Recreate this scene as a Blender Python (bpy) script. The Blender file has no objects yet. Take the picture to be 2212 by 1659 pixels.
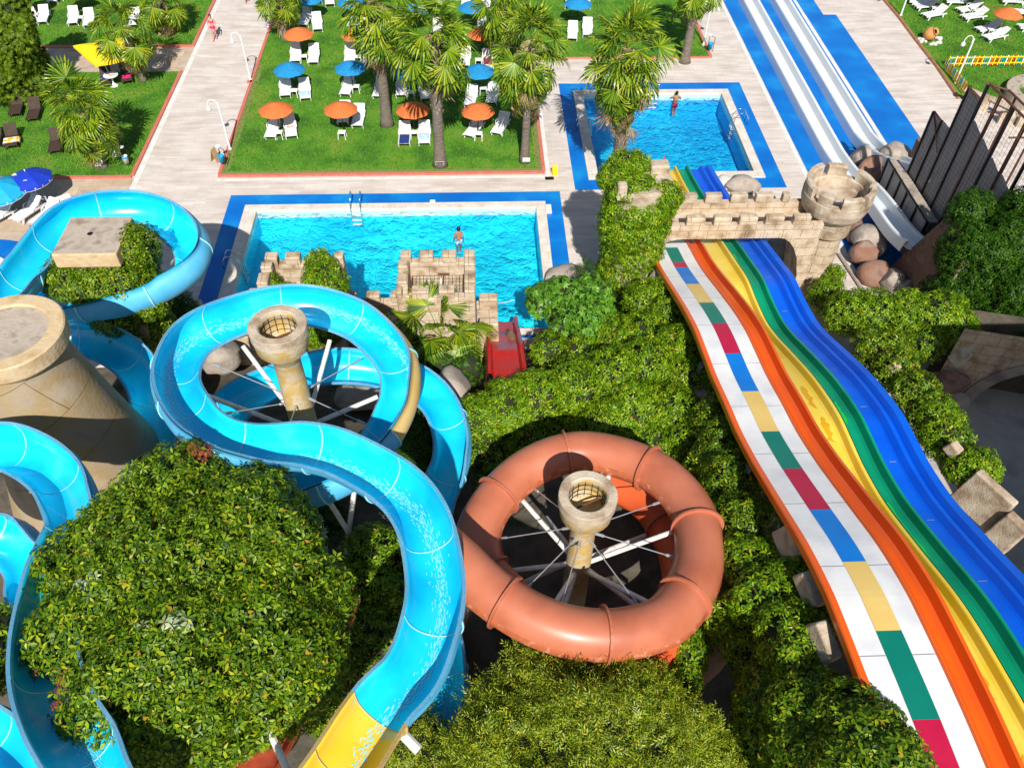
import bpy, math, random, os
import numpy as np
from mathutils import Vector, Matrix, noise
rnd = random.Random(7)
SC = bpy.context.scene
COL = SC.collection
rad = math.radians
# ------------------------------------------------------------------ camera
FPX, CAMH = 1790.0, 27.0
PITCH, YAW, ROLL = rad(47.7), rad(3.18), rad(-1.16)
_f = Vector((math.sin(YAW)*math.cos(PITCH), math.cos(YAW)*math.cos(PITCH), -math.sin(PITCH)))
_r = Vector((math.cos(YAW), -math.sin(YAW), 0)); _d = _f.cross(_r)
AR = math.cos(ROLL)*_r + math.sin(ROLL)*_d
AD = -math.sin(ROLL)*_r + math.cos(ROLL)*_d
CP = Vector((0, 0, CAMH))
cam = bpy.data.cameras.new("camera"); camo = bpy.data.objects.new("camera", cam); COL.objects.link(camo)
cam.sensor_width = 36; cam.lens = 36*FPX/2212; cam.clip_end = 2000; cam.clip_start = .3
camo.matrix_world = Matrix(((AR.x, -AD.x, -_f.x, 0), (AR.y, -AD.y, -_f.y, 0), (AR.z, -AD.z, -_f.z, CAMH), (0, 0, 0, 1)))
SC.camera = camo
# ------------------------------------------------------------------ light
SUN_EL, SUN_AZ = rad(43), rad(3)       # light travels towards +Y, 3 degrees to the left
W = bpy.data.worlds.new("World"); SC.world = W; W.use_nodes = True
nt = W.node_tree; nt.nodes.clear()
sky = nt.nodes.new('ShaderNodeTexSky'); sky.sky_type = 'NISHITA'; sky.sun_disc = False
sky.sun_elevation = SUN_EL; sky.sun_rotation = rad(180) - SUN_AZ
bg = nt.nodes.new('ShaderNodeBackground'); bg.inputs[1].default_value = .07
wo = nt.nodes.new('ShaderNodeOutputWorld'); nt.links.new(sky.outputs[0], bg.inputs[0]); nt.links.new(bg.outputs[0], wo.inputs[0])
sl = bpy.data.lights.new("sun", 'SUN'); sl.energy = 4.8; sl.angle = rad(.5); sl.color = (1, .95, .87)
so = bpy.data.objects.new("sun", sl); COL.objects.link(so); so.location = (0, -40, 60)
_sd = Vector((-math.sin(SUN_AZ)*math.cos(SUN_EL), math.cos(SUN_AZ)*math.cos(SUN_EL), -math.sin(SUN_EL)))
so.rotation_euler = _sd.to_track_quat('-Z', 'Y').to_euler()
SC.view_settings.view_transform = 'Standard'; SC.view_settings.look = 'None'
SC.view_settings.exposure = .36; SC.view_settings.gamma = 1
SC.cycles.max_bounces = 6; SC.cycles.diffuse_bounces = 2; SC.cycles.glossy_bounces = 2; SC.cycles.transparent_max_bounces = 8
SC.cycles.transmission_bounces = 4; SC.cycles.sample_clamp_indirect = 4
# ------------------------------------------------------------------ helpers
def ray(u, v): return AR*((u-1106)/FPX) + AD*((v-829.5)/FPX) + _f
def G(u, v, z=0.):                       # photo point -> place at height z
    d = ray(u, v); return CP + d*((z-CAMH)/d.z)
def X3(u, v, x): d = ray(u, v); return CP + d*(x/d.x)
def pA(x, y): return (.2516*x, .2516*y)                 # zoom sheets of the photo
def pB(x, y): return (522+.2516*x, .2516*y)
def pC(x, y): return (1043.6+.2516*x, .2516*y)
def pR(x, y): return (1887.3+.14679*x, .14679*y)

def setp(o, label=None, cat=None, group=None, kind=None):
    if label: o['label'] = label
    if cat: o['category'] = cat
    if group: o['group'] = group
    if kind: o['kind'] = kind
    return o
def empty(name, loc=(0, 0, 0), rz=0, label=None, cat=None, group=None):
    o = bpy.data.objects.new(name, None); COL.objects.link(o); o.location = loc; o.rotation_euler = (0, 0, rz)
    o.empty_display_size = .2
    return setp(o, label, cat, group)
def dup(root, loc, rz=0, label=None, group=None, sc=None):
    def cp(o, par):
        c = o.copy(); COL.objects.link(c)
        if par: c.parent = par
        for ch in list(o.children): cp(ch, c)
        return c
    r = cp(root, None); r.location = loc; r.rotation_euler = (0, 0, rz)
    if sc: r.scale = (sc, sc, sc)
    return setp(r, label, None, group)
class MB:
    def __init__(s): s.v = []; s.f = []; s.m = []
    def add(s, vs, fs, m=0):
        n = len(s.v); s.v += [tuple(v) for v in vs]; s.f += [tuple(i+n for i in f) for f in fs]; s.m += [m]*len(fs); return s
    def box(s, x0, x1, y0, y1, z0, z1, m=0, M=None, skip=''):
        vs = [Vector((x, y, z)) for z in (z0, z1) for y in (y0, y1) for x in (x0, x1)]
        if M: vs = [M @ v for v in vs]
        fs = {'b': (0, 2, 3, 1), 't': (4, 5, 7, 6), 'f': (0, 1, 5, 4), 'k': (2, 6, 7, 3), 'l': (0, 4, 6, 2), 'r': (1, 3, 7, 5)}
        return s.add(vs, [f for k, f in fs.items() if k not in skip], m)
    def tube(s, pts, r, n=8, m=0, caps=True):
        pts = [Vector(p) for p in pts]; L = len(pts); rs = r if isinstance(r, (list, tuple)) else [r]*L
        vs = []; up = None
        for i, p in enumerate(pts):
            t = (pts[min(i+1, L-1)]-pts[max(i-1, 0)]).normalized()
            if up is None: up = Vector((0, 0, 1)) if abs(t.z) < .9 else Vector((1, 0, 0))
            a = t.cross(up).normalized(); b = a.cross(t); up = b
            for k in range(n):
                w = 2*math.pi*k/n; vs.append(p + rs[i]*(math.cos(w)*a + math.sin(w)*b))
        fs = [(i*n+k, i*n+(k+1) % n, (i+1)*n+(k+1) % n, (i+1)*n+k) for i in range(L-1) for k in range(n)]
        if caps: fs += [tuple(range(n-1, -1, -1)), tuple((L-1)*n+k for k in range(n))]
        return s.add(vs, fs, m)
    def lathe(s, prof, n=24, c=(0, 0, 0), m=0, wob=0, closed=False):
        vs = []; c = Vector(c)
        for j, (r, z) in enumerate(prof):
            for k in range(n):
                w = 2*math.pi*k/n; q = r*(1+wob*noise.noise(Vector((math.cos(w)*2+c.x, math.sin(w)*2, z*1.3+c.y)))) if r > 0 else 0
                vs.append(c+Vector((q*math.cos(w), q*math.sin(w), z)))
        P = len(prof); R_ = P if closed else P-1
        fs = [(j*n+k, j*n+(k+1) % n, ((j+1) % P)*n+(k+1) % n, ((j+1) % P)*n+k) for j in range(R_) for k in range(n)]
        return s.add(vs, fs, m)
    def grid(s, rows, m=0, close=False):
        nr, nc = len(rows), len(rows[0]); vs = [v for r in rows for v in r]
        K = nc if close else nc-1
        return s.add(vs, [(i*nc+j, i*nc+(j+1) % nc, (i+1)*nc+(j+1) % nc, (i+1)*nc+j) for i in range(nr-1) for j in range(K)], m)
    def build(s, name, mats, parent=None, smooth=False, bevel=0, M=None, seg=2):
        me = bpy.data.meshes.new(name); me.from_pydata([tuple(v) for v in s.v], [], s.f)
        mats = mats if isinstance(mats, (list, tuple)) else [mats]
        for m in mats: me.materials.append(m)
        if len(mats) > 1: me.polygons.foreach_set('material_index', s.m)
        if smooth: me.polygons.foreach_set('use_smooth', [True]*len(me.polygons))
        me.update(); o = bpy.data.objects.new(name, me); COL.objects.link(o)
        if parent: o.parent = parent
        if bevel:
            b = o.modifiers.new('bevel', 'BEVEL'); b.width = bevel; b.segments = seg; b.limit_method = 'ANGLE'; b.angle_limit = rad(40)
        return o
def world(o, loc):                       # child whose mesh is in world coordinates
    o.matrix_parent_inverse = Matrix.Translation(-Vector(loc)); return o
def np_mesh(name, V, Fq, mats, parent=None, mi=None, smooth=False):
    V = np.asarray(V, dtype=np.float32); Fq = np.asarray(Fq, dtype=np.int32)
    me = bpy.data.meshes.new(name); me.vertices.add(len(V)); me.vertices.foreach_set('co', V.ravel())
    k = Fq.shape[1]; me.loops.add(Fq.size); me.loops.foreach_set('vertex_index', Fq.ravel())
    me.polygons.add(len(Fq)); me.polygons.foreach_set('loop_start', np.arange(0, Fq.size, k, dtype=np.int32))
    me.polygons.foreach_set('loop_total', np.full(len(Fq), k, dtype=np.int32))
    for m in (mats if isinstance(mats, (list, tuple)) else [mats]): me.materials.append(m)
    if mi is not None: me.polygons.foreach_set('material_index', np.asarray(mi, dtype=np.int32))
    if smooth: me.polygons.foreach_set('use_smooth', np.ones(len(Fq), dtype=bool))
    me.update(calc_edges=True); o = bpy.data.objects.new(name, me); COL.objects.link(o)
    if parent: o.parent = parent
    return o
def catmull(pts, n=8):
    P = [np.array(p, float) for p in pts]; P = [2*P[0]-P[1]] + P + [2*P[-1]-P[-2]]; out = []
    for i in range(1, len(P)-2):
        a, b, c, d = P[i-1:i+3]
        for k in range(n):
            t = k/n; out.append(.5*((2*b)+(-a+c)*t+(2*a-5*b+4*c-d)*t*t+(-a+3*b-3*c+d)*t**3))
    out.append(P[-2]); return [Vector(p) for p in out]
def resample(pts, step):
    d = [0]
    for a, b in zip(pts, pts[1:]): d.append(d[-1]+(b-a).length)
    n = max(2, int(d[-1]/step)); out = []; j = 0
    for i in range(n+1):
        s = d[-1]*i/n
        while j < len(pts)-2 and d[j+1] < s: j += 1
        t = (s-d[j])/max(1e-6, d[j+1]-d[j]); out.append(pts[j].lerp(pts[j+1], min(1, max(0, t))))
    return out
# ------------------------------------------------------------------ materials
def mat(name, cols, scale=3., rough=.6, bump=0., bscale=None, spec=.4, coat=0, detail=5, stretch=(1, 1, 1), world_co=False, metal=0, lo=.3, hi=.7, extra=None):
    m = bpy.data.materials.new(name); m.use_nodes = True; t = m.node_tree; b = t.nodes['Principled BSDF']
    b.inputs['Roughness'].default_value = rough; b.inputs['Specular IOR Level'].default_value = spec
    b.inputs['Metallic'].default_value = metal
    if coat: b.inputs['Coat Weight'].default_value = coat; b.inputs['Coat Roughness'].default_value = .12
    cols = cols if isinstance(cols[0], (tuple, list)) else [cols, tuple(c*.88 for c in cols)]
    if world_co: g = t.nodes.new('ShaderNodeNewGeometry'); co = g.outputs['Position']
    else: g = t.nodes.new('ShaderNodeTexCoord'); co = g.outputs['Object']
    mp = t.nodes.new('ShaderNodeMapping'); mp.inputs['Scale'].default_value = stretch; t.links.new(co, mp.inputs[0]); co = mp.outputs[0]
    n = t.nodes.new('ShaderNodeTexNoise'); n.inputs['Scale'].default_value = scale; n.inputs['Detail'].default_value = detail
    t.links.new(co, n.inputs['Vector'])
    r = t.nodes.new('ShaderNodeValToRGB'); e = r.color_ramp.elements
    while len(e) < len(cols): e.new(.5)
    for i, c in enumerate(cols):
        e[i].position = lo+(hi-lo)*i/(len(cols)-1); e[i].color = (*c, 1)
    t.links.new(n.outputs['Fac'], r.inputs[0]); t.links.new(r.outputs[0], b.inputs['Base Color'])
    if bump:
        n2 = t.nodes.new('ShaderNodeTexNoise'); n2.inputs['Scale'].default_value = bscale or scale*4; n2.inputs['Detail'].default_value = 6
        t.links.new(co, n2.inputs['Vector'])
        bp = t.nodes.new('ShaderNodeBump'); bp.inputs['Strength'].default_value = bump; bp.inputs['Distance'].default_value = .05
        t.links.new(n2.outputs['Fac'], bp.inputs['Height']); t.links.new(bp.outputs[0], b.inputs['Normal'])
    m['co'] = 1
    if extra: extra(m, t, b, co, r)
    return m
def leafmat(name, cols, trans=.35, rough=.38, spec=.5):
    m = bpy.data.materials.new(name); m.use_nodes = True; t = m.node_tree; b = t.nodes['Principled BSDF']
    g = t.nodes.new('ShaderNodeNewGeometry'); r = t.nodes.new('ShaderNodeValToRGB'); e = r.color_ramp.elements
    while len(e) < len(cols): e.new(.5)
    for i, c in enumerate(cols):
        p, cc = (c if len(c) == 2 else (i/(len(cols)-1), c)); e[i].position = p; e[i].color = (*cc, 1)
    t.links.new(g.outputs['Random Per Island'], r.inputs[0]); t.links.new(r.outputs[0], b.inputs['Base Color'])
    b.inputs['Roughness'].default_value = rough; b.inputs['Specular IOR Level'].default_value = spec
    tr = t.nodes.new('ShaderNodeBsdfTranslucent'); mx = t.nodes.new('ShaderNodeMixShader'); mx.inputs[0].default_value = trans
    t.links.new(r.outputs[0], tr.inputs[0]); t.links.new(b.outputs[0], mx.inputs[1]); t.links.new(tr.outputs[0], mx.inputs[2])
    t.links.new(mx.outputs[0], t.nodes['Material Output'].inputs['Surface']); return m
def bricks(bw, bh, mortar, mcol, jitter, offset=.5, rot=None, msmooth=.1, mul=True):
    """joints / tiles on top of a material's noise colour; jitter = list of tile tints"""
    def ex(m, t, b, co, r):
        br = t.nodes.new('ShaderNodeTexBrick'); br.offset = offset
        br.inputs['Scale'].default_value = 1; br.inputs['Brick Width'].default_value = bw; br.inputs['Row Height'].default_value = bh
        br.inputs['Mortar Size'].default_value = mortar; br.inputs['Mortar Smooth'].default_value = msmooth
        br.inputs['Color1'].default_value = (*jitter[0], 1); br.inputs['Color2'].default_value = (*jitter[1], 1)
        br.inputs['Mortar'].default_value = (*mcol, 1)
        v = co
        if rot:
            mp = t.nodes.new('ShaderNodeMapping'); mp.inputs['Rotation'].default_value = rot; t.links.new(co, mp.inputs[0]); v = mp.outputs[0]
        t.links.new(v, br.inputs['Vector'])
        mx = t.nodes.new('ShaderNodeMix'); mx.data_type = 'RGBA'; mx.blend_type = 'MULTIPLY'; mx.inputs[0].default_value = 1
        t.links.new(r.outputs[0], mx.inputs[6]); t.links.new(br.outputs['Color'], mx.inputs[7]); t.links.new(mx.outputs[2], b.inputs['Base Color'])
    return ex
MA = {}
MA['paving'] = mat('travertine_paving', [(.55, .49, .44), (.66, .60, .555), (.72, .67, .63)], .8, .6, .12, 8, world_co=True, stretch=(.7, 1.8, 1), detail=9,
                   extra=bricks(.9, .28, .006, (.72, .68, .64), [(1, .99, .98), (.86, .82, .79)], msmooth=.3))
MA['kerbwhite'] = mat('white_stone', [(.78, .77, .74), (.62, .60, .56)], 2, .5)
MA['coping'] = mat('pool_coping_stone', [(.78, .74, .68), (.62, .55, .47)], 1.4, .5, .1, extra=bricks(.6, .6, .01, (.7, .66, .6), [(1, 1, 1), (.92, .9, .88)]))
MA['bluepaint'] = mat('blue_painted_deck', [(.002, .13, .50), (.003, .17, .57), (.008, .27, .64)], .5, .3, .06, 10, spec=.4, lo=.35, hi=.72, detail=8, world_co=True)
MA['redkerb'] = mat('red_painted_kerb', [(.60, .12, .09), (.52, .20, .14)], 3, .6)
MA['flag'] = mat('flagstone_path', [(.50, .38, .26), (.60, .48, .36), (.40, .35, .32)], 1.2, .7, .2, 5, world_co=True, extra=bricks(1.1, .8, .02, (.75, .72, .7), [(1, 1, 1), (.8, .76, .72)]))
MA['lawn'] = mat('lawn_soil_green', [(.035, .13, .01), (.08, .24, .014), (.17, .25, .03)], .55, .8, .5, 30, world_co=True, detail=12, lo=.35, hi=.68)
MA['dirt'] = mat('bare_lawn_edge', [(.22, .20, .07), (.16, .22, .05)], 3, .9, .3, 20, world_co=True)
MA['earth'] = mat('dark_earth', [(.06, .05, .035), (.12, .10, .075), (.035, .04, .02)], .8, .9, .6, 6, world_co=True)
MA['concrete'] = mat('concrete_path', [(.42, .38, .33), (.50, .46, .40), (.34, .31, .28)], .8, .75, .25, 9, world_co=True)
MA['stone'] = mat('castle_stone', [(.26, .18, .11), (.50, .38, .26), (.60, .50, .38), (.42, .29, .17)], 1.3, .85, .7, 9, detail=10,
                  extra=bricks(.85, .5, .012, (.42, .36, .3), [(1, 1, 1), (.9, .88, .84)], rot=(rad(90), 0, 0)))
MA['stonecap'] = mat('weathered_stone_cap', [(.24, .16, .10), (.46, .37, .27), (.57, .50, .40)], 1.8, .85, .5, 14, detail=9)
MA['render'] = mat('sand_render', [(.26, .21, .15), (.36, .29, .21), (.36, .26, .13), (.42, .35, .26)], .7, .75, .3, 7, detail=8,
                   extra=bricks(2.2, 1.6, .010, (.35, .3, .25), [(1, 1, 1), (.93, .91, .88)], rot=(rad(90), 0, rad(25))))
MA['topstone'] = mat('stone_slab_floor', [(.34, .28, .22), (.45, .38, .31), (.24, .19, .15)], 2, .8, .4, 9, detail=9)
MA['rimstone'] = mat('ochre_rim_stone', [(.52, .36, .18), (.60, .46, .28), (.44, .30, .15)], 1.6, .8, .4, 10, detail=8)
MA['colstone'] = mat('stained_column_render', [(.42, .33, .19), (.56, .47, .32), (.55, .36, .10), (.46, .38, .26)], 2.4, .8, .4, 9, detail=8)
MA['rock'] = mat('artificial_rock', [(.13, .075, .055), (.25, .155, .12), (.24, .115, .07), (.29, .22, .18)], 1.1, .85, .8, 5, detail=9, world_co=True)
MA['rockgrey'] = mat('grey_rock', [(.22, .19, .165), (.40, .34, .285), (.31, .26, .22)], 1.3, .85, .7, 6, detail=9, world_co=True)
MA['timber'] = mat('grey_timber_board', [(.40, .33, .30), (.52, .44, .40), (.32, .26, .24)], 1.2, .8, .3, 20, stretch=(1, 8, .6))
MA['black'] = mat('black_metal', (.008, .008, .009), 4, .5)
MA['rust'] = mat('rusty_steel', [(.09, .035, .022), (.16, .06, .03)], 6, .7, .3)
MA['white'] = mat('white_plastic', [(.80, .80, .80), (.74, .75, .77)], 4, .35, spec=.5)
MA['whitemetal'] = mat('white_painted_metal', [(.78, .77, .74), (.66, .64, .60), (.45, .38, .32)], 5, .4, lo=.3, hi=.85)
MA['steel'] = mat('galvanised_steel', [(.52, .54, .56), (.40, .42, .45)], 5, .35, metal=.5)
MA['chrome'] = mat('polished_steel', (.75, .76, .78), 5, .12, metal=1)
MA['brown'] = mat('brown_wicker', [(.05, .03, .022), (.075, .045, .032)], 20, .6, .4, stretch=(1, 8, 1))
MA['blue'] = mat('blue_fibreglass', [(.003, .44, .80), (.005, .55, .87), (.008, .62, .90), (.05, .66, .88)], .7, .25, spec=.5, coat=.5)
MA['bluelip'] = mat('pale_blue_gelcoat', [(.18, .55, .82), (.30, .64, .86)], 1.2, .35, coat=.2)
MA['blueout'] = mat('blue_gelcoat_outside', [(.07, .42, .74), (.12, .50, .78), (.04, .36, .70)], .7, .4)
MA['bluedark'] = mat('deep_blue_gelcoat', [(.004, .13, .55), (.005, .18, .62)], .8, .35)
MA['tan'] = mat('tan_gelcoat_outside', [(.58, .40, .12), (.66, .50, .22)], .9, .4)
MA['yellowf'] = mat('yellow_fibreglass', [(.76, .50, .02), (.82, .58, .06)], 1, .25, coat=.5)
MA['joint'] = mat('white_joint_sealant', [(.26, .70, .88), (.42, .78, .90)], 4, .4)
MA['orangetube'] = mat('faded_orange_tube', [(.38, .11, .055), (.48, .15, .08), (.54, .18, .10)], .8, .4, spec=.45, coat=.12, detail=9)
MA['orangein'] = mat('orange_inner_shell', [(.72, .13, .035), (.60, .09, .03)], 1, .4)
MA['red'] = mat('red_fibreglass', [(.66, .003, .006), (.58, .005, .008)], 1, .35, coat=.1)
MA['redbrown'] = mat('faded_red_fibreglass', [(.32, .045, .02), (.48, .10, .05), (.22, .03, .02)], 1.2, .35)
MA['orange'] = mat('orange_lane', [(.84, .13, .008), (.78, .11, .01)], 1, .3, coat=.3)
MA['yellow'] = mat('yellow_lane', [(.84, .60, .03), (.86, .66, .09), (.80, .48, .01)], .6, .3, coat=.3, lo=.35, hi=.78)
MA['green'] = mat('green_lane', [(.002, .23, .11), (.003, .30, .16), (.006, .37, .16)], .5, .38, spec=.3)
MA['laneblue'] = mat('blue_lane', [(.001, .095, .66), (.002, .14, .78)], .6, .4, spec=.3)
MA['lanewhite'] = mat('white_lane', [(.74, .74, .74), (.82, .82, .81), (.66, .67, .69)], .9, .35, detail=8, lo=.25)
MA['sqred'] = mat('crimson_panel', [(.46, .008, .05), (.52, .012, .06)], 2, .4)
MA['sqblue'] = mat('blue_panel', [(.003, .17, .62), (.004, .22, .70)], 1, .4)
MA['sqyellow'] = mat('sand_yellow_panel', [(.78, .56, .18), (.74, .50, .14)], 1, .4)
MA['sqgreen'] = mat('teal_green_panel', [(.002, .18, .13), (.003, .21, .15)], 1, .4)
MA['chutewhite'] = mat('white_chute', [(.72, .78, .82), (.80, .82, .84)], .7, .3, coat=.3)
MA['thatcho'] = mat('orange_thatch', [(.62, .13, .025), (.74, .19, .05), (.52, .10, .02)], 14, .8, .6, 50)
MA['thatchb'] = mat('blue_thatch', [(.006, .19, .48), (.012, .27, .56), (.004, .13, .38)], 14, .8, .6, 50)
MA['cyan'] = mat('cyan_canvas', [(.01, .34, .62), (.015, .40, .66)], 2, .6)
MA['navy'] = mat('navy_canvas', [(.01, .035, .42), (.01, .05, .50)], 2, .5)
MA['yelcanvas'] = mat('yellow_canvas', [(.84, .55, .004), (.86, .62, .01)], 1, .6)
MA['terracotta'] = mat('terracotta', [(.52, .22, .07), (.60, .29, .10)], 4, .7, .2)
MA['pebble'] = mat('white_pebble', [(.66, .64, .60), (.50, .48, .45)], 5, .7, .4)
MA['bark'] = mat('palm_bark', [(.10, .08, .065), (.17, .14, .11), (.22, .18, .15)], 3, .9, .7, 10, stretch=(1, 1, 5))
MA['boots'] = mat('palm_leaf_bases', [(.30, .22, .16), (.48, .40, .32), (.16, .11, .08)], 6, .85, .4)
MA['wood'] = mat('grey_twig', [(.22, .18, .14), (.32, .27, .22)], 6, .85)
MA['palmleaf'] = leafmat('palm_frond', [(.035, .095, .005), (.11, .235, .01), (.25, .38, .014), (.46, .48, .02)], .35, .34)
MA['palmdead'] = leafmat('dead_palm_frond', [(.30, .19, .08), (.55, .40, .20), (.68, .54, .32)], .25, .7, .2)
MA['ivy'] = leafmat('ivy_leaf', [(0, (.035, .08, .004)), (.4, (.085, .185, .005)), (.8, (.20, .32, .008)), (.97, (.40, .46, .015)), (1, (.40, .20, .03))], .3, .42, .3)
MA['ivylit'] = leafmat('sunlit_tone_ivy_leaf', [(0, (.05, .13, .004)), (.45, (.13, .27, .005)), (.85, (.27, .42, .008)), (.97, (.46, .52, .02)), (1, (.45, .30, .05))], .32, .42, .3)  # creeper leaf lightened in colour to read as sunlit
MA['ivydark'] = leafmat('shade_tone_ivy_leaf', [(0, (.012, .045, .003)), (.5, (.03, .10, .004)), (1, (.08, .18, .006))], .25, .5, .2)  # same leaf darkened in colour to stand for shade
MA['varieg'] = leafmat('variegated_leaf', [(.40, .48, .26), (.60, .66, .44), (.25, .36, .12)], .3, .35)
MA['reddry'] = leafmat('red_dry_leaf', [(.30, .06, .02), (.45, .14, .05)], .2, .6)
MA['fig'] = leafmat('fig_leaf', [(.05, .16, .012), (.11, .29, .02), (.20, .42, .03)], .3, .4)
MA['olive'] = leafmat('olive_yellow_leaf', [(.08, .15, .008), (.20, .32, .012), (.38, .48, .02), (.54, .48, .05)], .35, .45)
MA['thuja'] = leafmat('conifer_spray', [(.03, .07, .003), (.09, .17, .006), (.20, .27, .01)], .25, .6, .2)
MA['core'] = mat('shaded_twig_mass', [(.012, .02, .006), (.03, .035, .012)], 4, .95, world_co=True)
MA['grass'] = leafmat('grass_blade', [(.045, .15, .006), (.09, .25, .01), (.15, .33, .015), (.24, .31, .05)], .25, .6, .2)
MA['skin'] = mat('fair_skin', [(.50, .26, .16), (.55, .30, .19)], 3, .5)  # fair skin tone
MA['skintan'] = mat('tanned_skin', [(.36, .15, .07), (.42, .19, .09)], 3, .45)
MA['hair'] = mat('dark_hair', (.012, .009, .008), 6, .5)
MA['pink'] = mat('pink_fabric', [(.82, .02, .16), (.76, .015, .20)], 5, .7)
MA['maroon'] = mat('maroon_towel', [(.30, .01, .09), (.20, .01, .06)], 5, .9)
MA['navytowel'] = mat('navy_towel', [(.012, .03, .15), (.02, .045, .20)], 5, .9)
MA['ltblue'] = mat('light_blue_towel', [(.30, .55, .75), (.62, .74, .82), (.16, .40, .66)], 7, .9, lo=.35, hi=.65)
MA['yeltowel'] = mat('yellow_white_towel', [(.86, .46, .01), (.86, .84, .78)], 3.5, .9, lo=.48, hi=.53)
MA['patched'] = mat('patterned_towel', [(.80, .76, .74), (.70, .30, .20), (.72, .62, .10)], 6, .9, lo=.4, hi=.7)
MA['signyel'] = mat('yellow_plastic', (.86, .62, .02), 3, .4)
MA['binblue'] = mat('blue_bin_plastic', [(.01, .30, .62), (.02, .36, .66)], 3, .4)
MA['lampglass'] = mat('frosted_lamp_glass', [(.78, .80, .82), (.68, .71, .75)], 3, .2)
# ================================================================== SETTING
def sheet(name, rects, z, m, kind='structure', th=0):
    b = MB()
    for (x0, x1, y0, y1) in rects:
        if th: b.box(x0, x1, y0, y1, z-th, z)
        else: b.add([(x0, y0, z), (x1, y0, z), (x1, y1, z), (x0, y1, z)], [(0, 1, 2, 3)])
    return setp(b.build(name, m), kind=kind)
# pool openings (water lines)
P1 = (-11.9, 3.2, 28.0, 37.5); P2 = (6.95, 16.0, 40.7, 49.65)
def holes(X, Y, hs):
    out = []
    for x0, x1 in zip(X, X[1:]):
        for y0, y1 in zip(Y, Y[1:]):
            cx, cy = (x0+x1)/2, (y0+y1)/2
            if not any(h[0] < cx < h[1] and h[2] < cy < h[3] for h in hs): out.append((x0, x1, y0, y1))
    return out
sheet('ground', holes([-400, -11.9, 3.2, 6.95, 16.0, 400], [26, 28.0, 37.5, 40.7, 49.65, 600], [P1, P2]), 0, MA['paving'])
# foreground mound under the flumes, falling to the paved gorge on the right
def terr(x, y):
    t = min(1, max(0, (27-y)/9)); h = 2.6*t*t*(3-2*t) + max(0, (8-y))*.12
    k = min(1, max(0, (15.5-x)/2.5)); h *= k*k*(3-2*k)
    if x < -11: h *= max(.25, 1-(-11-x)*.15)
    return h + .35*noise.noise(Vector((x*.5, y*.5, 0)))*min(1, h) - .02
NX, NY = 110, 70; xs = [-34+74*i/NX for i in range(NX+1)]; ys = [-10+37*j/NY for j in range(NY+1)]
tb = MB(); tb.grid([[(x, y, terr(x, y)) for x in xs] for y in ys])
setp(tb.build('terrain', MA['earth'], smooth=True), kind='structure')
sheet('gorge_floor', [(14.6, 60, -30, 26)], .03, MA['concrete'])
sheet('hinterland', [(-400, -33.9, -60, 26), (-34, 40, -60, -9.9), (39.9, 400, -60, 26)], -.05, MA['earth'])
# painted decks, each 4 mm up
def ring(o, i): return [(o[0], o[1], i[3], o[3]), (o[0], o[1], o[2], i[2]), (o[0], i[0], i[2], i[3]), (i[1], o[1], i[2], i[3])]
C1 = (-12.6, 3.74, 27.6, 38.02); C2 = (6.35, 16.55, 40.08, 50.15)
sheet('blue_pool_deck', ring((-13.55, 4.62, 27.4, 39.0), C1) + ring((5.5, 17.53, 39.1, 51.1), C2), .004, MA['bluepaint'])
sheet('blue_pool_deck', [(19.15, 24.55, 31.5, 120), (24.85, 27.15, 41.0, 61.2), (24.55, 26.2, 61.2, 120)], .004, MA['bluepaint'])
sheet('white_deck_line', [(24.58, 24.82, 38, 120), (-19.25, -18.95, 31, 130), (18.85, 19.1, 31.5, 120), (-14.6, 4.15, 40.36, 40.58), (3.98, 4.2, 40.58, 54.3)], .008, MA['kerbwhite'])
for C_, P_ in ((C1, P1), (C2, P2)):
    b = MB()
    for r_ in ring(C_, P_): b.box(*r_, -.12, .07)
    setp(b.build('pool_coping', MA['coping'], bevel=.02), kind='structure')
def floorcol(name, c1, c2):
    return mat(name, [c1, c2], .35, .5, world_co=True, extra=bricks(.3, .3, .012, (.8, .9, .95), [(1, 1, 1), (.86, .95, 1)], 0))
MA['pooltile1'] = floorcol('turquoise_pool_tile', (.004, .62, .88), (.01, .70, .92))
MA['pooltile2'] = floorcol('blue_pool_tile', (.003, .40, .80), (.006, .48, .86))
MA['walltile'] = mat('pale_mosaic_wall', [(.30, .68, .80), (.55, .80, .86)], 12, .35)
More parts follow.
